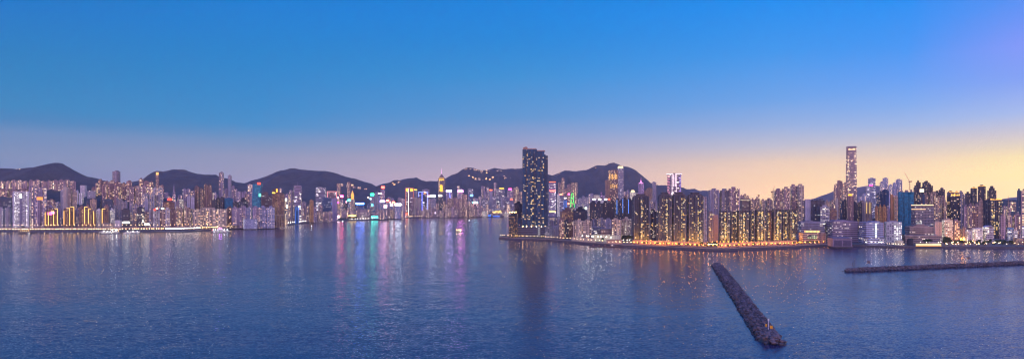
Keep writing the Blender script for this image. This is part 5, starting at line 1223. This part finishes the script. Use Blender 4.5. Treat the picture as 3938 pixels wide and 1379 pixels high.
# lit picket fence
x0_,x1_=3522,3620; fe=empty('picket_fence',(WX(3571,1222),1222,4),'long fence of pale lit pickets on the quay edge','fence')
bm=bmesh.new(); L_=(x1_-x0_)/F*1222; box(bm,0,0,0,L_,.5,1.6); link('base_rail',bm,glow('fence_base',(1,.5,.1),1.2),fe,None)
for q in range(26):
    bm=bmesh.new(); box(bm,-L_/2+L_*(q+.5)/26,.3,1.6,.9,.4,3.4); link('picket',bm,glow('picket',(1,.8,.45),1.9),fe)
# round-eared mascot wall left out; plain tanks and huts stand there
for px,w_,h_,c,lb in ((3457,30,12,(.5,.5,.36),'cream oil tank-like drum on the quay beside the annex'),(3500,22,14,(.03,.03,.04),'black drum-shaped store on the quay'),(3590,26,8,(.5,.45,.36),'low cream hut behind the lit picket fence')):
    e=empty('storage_drum' if 'drum' in lb else 'quay_hut',(WX(px,1250),1250,4),lb,'storage drum' if 'drum' in lb else 'hut')
    bm=bmesh.new()
    if 'drum' in lb: prism(bm,ngon(20,w_*.36*.52*1.4),0,h_*.8)
    else: box(bm,0,0,0,14,8,6)
    link('body',bm,oc('pale_stone'),e,c); bm=bmesh.new()
    if 'drum' in lb: prism(bm,ngon(20,w_*.27),h_*.8,h_*.8+1.6,0,top=ngon(20,w_*.1))
    else: box(bm,0,0,6,15,9,.8)
    link('roof',bm,oc('roof_concrete'),e,c)
# quay house
e=empty('quay_house',(WX(2362,1300),1300,4),'orange-lit flat-roofed quay house beside the moored barge','quay house')
bm=bmesh.new(); box(bm,0,0,0,32,10,8); link('wall',bm,oc('pale_stone'),e,(.5,.32,.22)); bm=bmesh.new(); box(bm,0,0,8,33,11,.6); link('roof',bm,oc('roof_concrete'),e,(.2,.15,.12))
for q in range(4): bm=bmesh.new(); box(bm,-12+q*8,-5.15,3,2,.3,2); link('window',bm,glow('win_q',(1,.75,.4),1.5),e)
# ================================================================== vessels
def hull_bm(L,Bw,fb,sheer=.8,draft=1.2):
    bm=bmesh.new(); n=12; rings=[]
    for i in range(n+1):
        t=i/n; x=-L/2+L*t; wd_=Bw/2*(min(1,math.sin(PI*min(1,t*1.6+.28)) if t<.2 else (1 if t<.7 else math.cos((t-.7)/.3*PI/2*.94))))
        zt=fb+sheer*abs(2*t-1)**2; rings.append([bm.verts.new((x,-wd_,zt)),bm.verts.new((x,-wd_*.8,-draft)),bm.verts.new((x,wd_*.8,-draft)),bm.verts.new((x,wd_,zt))])
    for a_,b_ in zip(rings,rings[1:]):
        for j in range(4): bm.faces.new((a_[j],b_[j],b_[(j+1)%4],a_[(j+1)%4]))
    bm.faces.new(rings[0]); bm.faces.new(rings[-1][::-1]); bmesh.ops.recalc_face_normals(bm,faces=bm.faces); return bm
CAB=facade('facade_cabin',lit=.75,S_=2.6,cw=2.4,ch=2.6,ww=.7,wh=.5,colvar=.2,ca=(1,.8,.5),cb=(.95,1,1),glass=(.05,.06,.08))
def vessel(name,px,D_,L,Bw,decks,label,cat,rz_=0.,hc=(.03,.04,.08),cc=(.6,.6,.6),lights=(),funnel=True,fb=1.6):
    e=empty(name,(WX(px,D_),D_,0),label,cat,rz=rz_)
    link('hull',hull_bm(L,Bw,fb),oc('hull_paint',.4),e,hc)
    z=fb
    for i,(fr,hh_) in enumerate(decks):
        bm=bmesh.new(); box(bm,-L*.02,0,z,L*fr,Bw*.8,hh_-.3); link('cabin_deck',bm,CAB,e,cc)
        bm=bmesh.new(); box(bm,-L*.02,0,z+hh_-.3,L*fr+1,Bw*.9,.3); link('deck_roof',bm,oc('hull_paint',.4),e,cc); z+=hh_
    if funnel:
        bm=bmesh.new(); prism(bm,ngon(8,1.1,-L*.08),z,z+2.4); link('funnel',bm,oc('hull_paint',.4),e,(.3,.3,.32))
    bm=bmesh.new(); tube(bm,(L*.2,0,z),(L*.2,0,z+4),.12,5,.06); link('mast',bm,oc('hull_paint',.4),e,(.4,.4,.4))
    for (fx,zz,r,key,c,s) in lights:
        bm=bmesh.new(); ball(bm,(fx*L,-Bw*.3,z+zz),r,1); link('deck_light',bm,glow(key,c,s),e)
wl=('vl_white',(.9,1,.95),40); pu=('vl_purple',(.55,.15,1),55); ye=('vl_yellow',(1,.6,.1),25); rd=('vl_red',(1,.1,.1),20)
vessel('ferry',850,1935,60,13,((.86,3.4),(.78,3.2),(.3,2.4)),'double-decked ferry crossing, dressed with white lamps and a purple glow','ferry',hc=(.02,.03,.07),lights=((-.36,-1,.9,*wl),(-.26,-1,.7,*wl),(.36,-1,1.,*wl),(.2,-1,.8,*wl),(-.04,1.4,1.3,*pu),(.05,1.4,1.,*pu),(-.43,-2,.6,*rd),(-.12,-.6,.7,*wl),(.1,-.6,.7,*wl)))
vessel('ferry',402,1868,34,9,((.8,2.8),(.5,2.4)),'long white lit ferry moored at the pier, behind the dark-hulled one','ferry',cc=(.65,.63,.6),lights=((0,1,.7,*wl),))
vessel('ferry',412,1850,38,9,((.7,2.8),(.45,2.4)),'dark-hulled ferry moored in front of the white lit ferry','ferry',hc=(.02,.03,.06),lights=((.1,1,.6,*wl),(.3,.6,.5,*wl)))
vessel('ferry',444,1862,26,9,((.8,2.6),(.7,2.4),(.3,2.)),'brilliantly lit white pleasure boat beside the dark-hulled ferry','ferry',cc=(.7,.66,.6),lights=((-.3,1.4,1.2,*wl),(.2,1.6,1.4,*wl),(.4,0,.6,*ye)))
vessel('yacht',490,1866,22,7,((.6,2.4),(.35,2.)),'white motor yacht with a stepped cabin near the pier','yacht',hc=(.6,.6,.62),lights=((.1,.8,.6,*wl),))
vessel('ferry',519,1872,32,9,((.84,2.6),(.8,2.4)),'blue-hulled two-deck ferry moored next to the motor yacht','ferry',hc=(.02,.03,.08),cc=(.55,.55,.6),lights=((-.2,.6,.5,*wl),(.25,.6,.5,*wl)))
vessel('tug_boat',109,1800,14,5,((.35,2.4),),'dark blue boat lying before the golden pier','tug boat',hc=(.02,.03,.08),cc=(.1,.12,.2))
vessel('party_boat',1764,2010,19,7,((.86,2.8),(.7,2.4)),'small boat glowing yellow in the middle of the harbour','boat',cc=(.7,.5,.1),lights=((-.35,-1,1.,*ye),(-.1,-1,1.,*ye),(.15,-1,1.,*ye),(.38,-1,1.,*ye)))
for px,py,L_,lb,lg in ((1198,870,11,'tiny white-lit boat off the shore arm',((0,.4,.9,*wl),)),(1154,877,7,'tiny boat with an orange light near the shore arm',((0,.2,.5,*ye),)),(1558,871,12,'small speeding boat with a reddish light on open water',((.2,.4,.7,*ye),)),(1533,886,6,'tiny dark boat on open water nearest the camera side',()),(1697,850,8,'tiny dark boat near the far exhibition shore',()),(1804,848,8,'tiny boat with a cold white light near the exhibition centre',((0,.4,.8,*wl),)),(1320,852,22,'dark work boat beside the end of the shore arm',((-.1,.8,1.3,*wl),)),(1355,848,24,'low dark barge off the neon shore',())):
    vessel('small_boat',px,wd(py),L_,max(2.5,L_*.3),((.4,1.8),),lb,'boat',lights=lg,funnel=False,fb=.9,hc=(.05,.05,.07),cc=(.4,.4,.4))
for q,px in enumerate((10,24,42,52,66,150,172,192,205,240,262,276,300,322,343,362)):
    vessel('sampan',px,1862+R.uniform(-10,8),R.uniform(7,13),3,((.45,1.6),),'little dark sampan moored along the island quay','boat',funnel=False,fb=.8,hc=(.03,.04,.06),cc=(.15,.15,.17),lights=((0,.2,.35,*ye),) if q%3==0 else ()); BLs=1
for o in C.objects:
    if o.name.startswith('sampan'): o['group']='sampans moored along the island quay'
# pale wake behind the speeding boat
fo=solid('foam',(.55,.55,.6),.8); bm=bmesh.new(); pv=None
for i in range(41):
    t=i/40; px=1572+385*t; D_=wd(870.5-16*t); hw=1.2+3.2*t; X=WX(px,D_)
    a_=bm.verts.new((X,D_-hw*(.6+.8*noise.noise(Vector((i*.7,0,0)))),.12)); b_=bm.verts.new((X,D_+hw*(.6+.8*noise.noise(Vector((i*.7,5,0)))),.12))
    if pv: bm.faces.new((pv[0],a_,b_,pv[1]))
    pv=(a_,b_)
tag(link('wake',bm,fo),'thin pale wake trailing the speeding boat',kind='stuff')
# barge by the quay
e=empty('work_barge',(WX(2338,1262),1262,0),'long low cluttered work barge moored at the orange-lit quay','barge',rz=-.1)
bm=bmesh.new(); prism(bm,[(-34,-4),(34,-4),(36,0),(34,4),(-34,4),(-37,0)],-.5,1.8); link('hull',bm,oc('sea_concrete'),e,(.1,.06,.05))
for q in range(16):
    bm=bmesh.new(); xx=-30+q*4; 
    if q%3==0: box(bm,xx,R.uniform(-1,1),1.8,2.6,3,R.uniform(1,2.6)); link('crate',bm,oc('crate'),e,(.3,.16,.1))
    elif q%3==1: ball(bm,(xx,-1,2.3),.7,1); link('coil',bm,oc('crate'),e,(.1,.08,.07))
    else: tube(bm,(xx,0,1.8),(xx+1.5,0,4.6),.12,5); link('davit',bm,oc('crate'),e,(.2,.18,.16))
bm=bmesh.new(); box(bm,10,0,1.8,7,4,3.2); link('cabin',bm,CAB,e,(.3,.25,.2))
# golden pier at far left
e=empty('ferry_pier',(WX(99,1850),1850,0),'golden-lit open pier shelter on dark piles at the island quay','ferry pier')
bm=bmesh.new(); box(bm,0,0,1.5,36,14,1.6); link('deck',bm,oc('sea_concrete'),e,(.1,.09,.08)); bm=bmesh.new(); box(bm,0,0,10.6,36,14,.8); link('roof',bm,oc('pale_stone'),e,(.45,.3,.16))
for i in range(7):
    bm=bmesh.new(); box(bm,-17.4+i*5.8,-6.4,3.1,.7,.7,7.5); link('post',bm,oc('pale_stone'),e,(.6,.4,.18))
    bm=bmesh.new(); tube(bm,(-17.4+i*5.8,-6,-2),(-17.4+i*5.8,-6,1.5),.4,6); link('piling',bm,oc('sea_concrete'),e,(.06,.05,.05))
for i in range(5): bm=bmesh.new(); ball(bm,(-12+i*6,-5,9.6),.5,1); link('ceiling_light',bm,glow('lamp_yl',(1,.55,.12),50),e)
# ================================================================== rubble breakwaters
rm,hh=newmat('rough_rock'); g=hh.add('ShaderNodeNewGeometry'); P=g.outputs['Position']; _,_,pz=hh.sep(P)
isl_=g.outputs['Random Per Island'] if 'Random Per Island' in g.outputs else None
f=hh.noise(P,.9,4,.6); f2=hh.noise(P,.12,3)
b=hh.mix(isl_,(.06,.05,.052,1),(.24,.2,.2,1)); b=hh.mix(hh.mr(f,.3,.7,0,1),hh.mix(1.,b,(.6,.6,.6,1),'MULTIPLY'),b); b=hh.mix(hh.mr(f2,.35,.65,0,.4),b,(.1,.075,.06,1))
wet=hh.mr(hh.m('ADD',pz,hh.m('MULTIPLY',f2,1.2)),1.2,2.2,1,0); b=hh.mix(wet,b,(.018,.018,.018,1)); finish(hh,b,hh.mr(wet,0,1,.85,.35)); ROCK=rm
def rock_tpl(seed):
    r=random.Random(seed); bm=bmesh.new(); bmesh.ops.create_icosphere(bm,subdivisions=2,radius=1)
    pl_=[(Vector((r.gauss(0,1),r.gauss(0,1),r.gauss(0,1))).normalized(),r.uniform(.55,.8)) for _ in range(9)]
    for v in bm.verts:
        p=v.co.copy()
        for n_,d_ in pl_:
            q=p.dot(n_)
            if q>d_: p-=n_*(q-d_)
        v.co=p
    bmesh.ops.remove_doubles(bm,verts=bm.verts,dist=.12)
    vs=[v.co.copy() for v in bm.verts]; fs=[[v.index for v in f.verts] for f in bm.faces]; bm.free()
    return vs,fs
bm=None; RT=[rock_tpl(s) for s in range(8)]
def breakwater(A,B,wid,crest,hgt,label,n,rs,near):
    A=Vector((*A,0));B=Vector((*B,0)); L_=(B-A).length; ang=math.atan2((B-A).y,(B-A).x)
    e=empty('rubble_breakwater',A,label,'breakwater',rz=ang)
    bm=bmesh.new(); m_=int(L_/4); ring=[]
    for i in range(m_+1):
        x=L_*i/m_; t=min(1,min(x,L_-x)/wid*1.6); t=math.sqrt(max(0,1-(1-t)**2)) if t<1 else 1
        hh_=max(.0,t)
        prof=[(-wid/2,-1.5),(-crest/2,hgt),(crest/2,hgt),(wid/2,-1.5)]
        ring.append([bm.verts.new((x,a_*(.35+.65*hh_),(b_ if b_<0 else -1.5+(b_+1.5)*min(1,.2+hh_*.85))-.5)) for a_,b_ in prof])
    for a_,b_ in zip(ring,ring[1:]):
        for j in range(3): bm.faces.new((a_[j],b_[j],b_[j+1],a_[j+1]))
    bmesh.ops.recalc_face_normals(bm,faces=bm.faces)
    link('core_mound',bm,ROCK,e)
    V=[];Fc=[];bl=[]
    r=random.Random(int(L_))
    for q in range(n):
        x=r.uniform(-wid*.12,L_+wid*.12); y=r.uniform(-.56,.56)*wid
        t=max(0,min(1,(min(x,L_-x)+wid*.12)/wid*1.5)); t=math.sqrt(max(0,1-(1-t)**2)); y*=.3+.7*t
        ay=abs(y)/(.3+.7*t); z=hgt if ay<crest/2 else hgt-(ay-crest/2)/(wid/2-crest/2)*(hgt+1.2); z=-1.+(z+1.)*min(1,.3+.75*t)
        bl.append((x,y,z-.5+r.uniform(-.3,.45),r.uniform(.55,1.35)*rs,r.random()*6.3,r.uniform(-.5,.5),r.uniform(-.5,.5),r.randint(0,7),(r.uniform(.8,1.3),r.uniform(.7,1.1),r.uniform(.5,.8))))
    cl=near; bl.sort(key=lambda b_:(A+Matrix.Rotation(ang,3,'Z')@Vector((b_[0],b_[1],0))-Vector((0,0,0))).length if 1 else 0)
    for i,(x,y,z,s,a_,ax,ay,ti,sc) in enumerate(bl):
        M_=Matrix.Translation((x,y,z))@Matrix.Rotation(a_,4,'Z')@Matrix.Rotation(ax,4,'X')@Matrix.Rotation(ay,4,'Y')@Matrix.Diagonal((sc[0]*s,sc[1]*s,sc[2]*s,1))
        vs,fs=RT[ti]
        if i<100:
            me=bpy.data.meshes.get('boulder_%d'%ti)
            if not me: me=bpy.data.meshes.new('boulder_%d'%ti); me.from_pydata(vs,[],fs); me.materials.append(ROCK)
            o=bpy.data.objects.new('boulder',me); C.objects.link(o); o.parent=e; o.matrix_local=M_
        else:
            k0=len(V); V+= [tuple(M_@v) for v in vs]; Fc+=[[k0+j for j in f_] for f_ in fs]
    me=bpy.data.meshes.new('boulder_armour'); me.from_pydata(V,[],Fc); me.materials.append(ROCK)
    o=bpy.data.objects.new('boulder_armour',me); C.objects.link(o); o.parent=e; o['kind']='stuff'
    return e
breakwater((160,374),(291,866),18,8,4.2,'rubble rock breakwater slanting away across the near water',2600,1.45,0)
breakwater((431,786),(900,938),14,6,4.2,'longer rubble rock breakwater reaching in from the frame edge',2600,1.5,0)
def beacon(name,px,D_,z,parts,label,cat,group=None):
    e=empty(name,(WX(px,D_),D_,z),label,cat,group)
    for n_,bx_,c in parts:
        bm=bmesh.new()
        for b_ in bx_: box(bm,*b_)
        link(n_,bm,oc('beacon_paint'),e,c)
beacon('navigation_beacon',2955,398,4.4,(('pole',[(0,0,0,.35,.35,6.)],(.7,.7,.7)),('lantern',[(0,0,6.,.8,.8,.9)],(.75,.75,.7))),'white pole beacon on the near end of the slanting breakwater','beacon')
for px,D_,w_ in ((2966,396,1.6),(2946,402,1.1)): beacon('warning_board',px,D_,4.2,(('post',[(-.5,0,0,.15,.15,2.),(.5,0,0,.15,.15,2.)],(.3,.3,.3)),('panel',[(0,-.1,1.2,w_*1.1,.15,1.9)],(.75,.36,.02))),'larger yellow warning board beside the white pole beacon' if w_>1.5 else 'smaller yellow warning board beside the white pole beacon','sign')
beacon('navigation_beacon',2793,858,4.5,(('pole',[(0,0,0,.5,.5,5.)],(.1,.1,.1)),('lantern',[(0,0,5.,1.4,1.2,1.6)],(.12,.12,.12)),('platform',[(0,0,3.6,2.6,2,.3)],(.12,.1,.1))),'dark beacon on the far end of the slanting breakwater','beacon')
beacon('navigation_beacon',3280,792,5,(('pole',[(0,0,0,.5,.5,5.)],(.08,.08,.09)),('lantern',[(0,0,4.6,.9,.9,2.)],(.08,.08,.09))),'short dark beacon at the tip of the longer breakwater','beacon')
beacon('navigation_beacon',3286,794,5,(('pole',[(0,0,0,.35,.35,10.)],(.1,.1,.1)),('lantern',[(0,0,10,.7,.7,.8)],(.3,.3,.3))),'thin tall pole at the tip of the longer breakwater','beacon')
for px,lb in ((3341,'dark notice board on legs near the tip of the longer breakwater'),(3724,'dark notice board on legs far along the longer breakwater')):
    beacon('notice_board',px,interp([(3255,786),(3938,900)],px)+3,5,(('leg',[(-1.3,0,0,.25,.25,5.)],(.12,.1,.1)),('leg',[(1.3,0,0,.25,.25,5.)],(.12,.1,.1)),('panel',[(0,0,4.2,4,.3,3.2)],(.12,.09,.1))),lb,'sign')
# ================================================================== evening haze
HAZE_D=.000032; HAZE_C=(.93,.9,1.)
if HAZE_D:
    m=bpy.data.materials.new('haze_air'); m.use_nodes=True; m.node_tree.nodes.clear(); h=NT(m.node_tree)
    v=h.add('ShaderNodeVolumePrincipled'); v.inputs['Color'].default_value=(*HAZE_C,1); v.inputs['Density'].default_value=HAZE_D; v.inputs['Anisotropy'].default_value=0.
    o_=h.add('ShaderNodeOutputMaterial'); h.l.new(v.outputs[0],o_.inputs['Volume'])
    bm=bmesh.new(); bmesh.ops.create_cube(bm,size=1)
    for vv in bm.verts: vv.co=Vector((vv.co.x*22000,vv.co.y*15600+6000,vv.co.z*612+303))
    tag(link('haze',bm,m),'thin violet evening haze',kind='stuff')
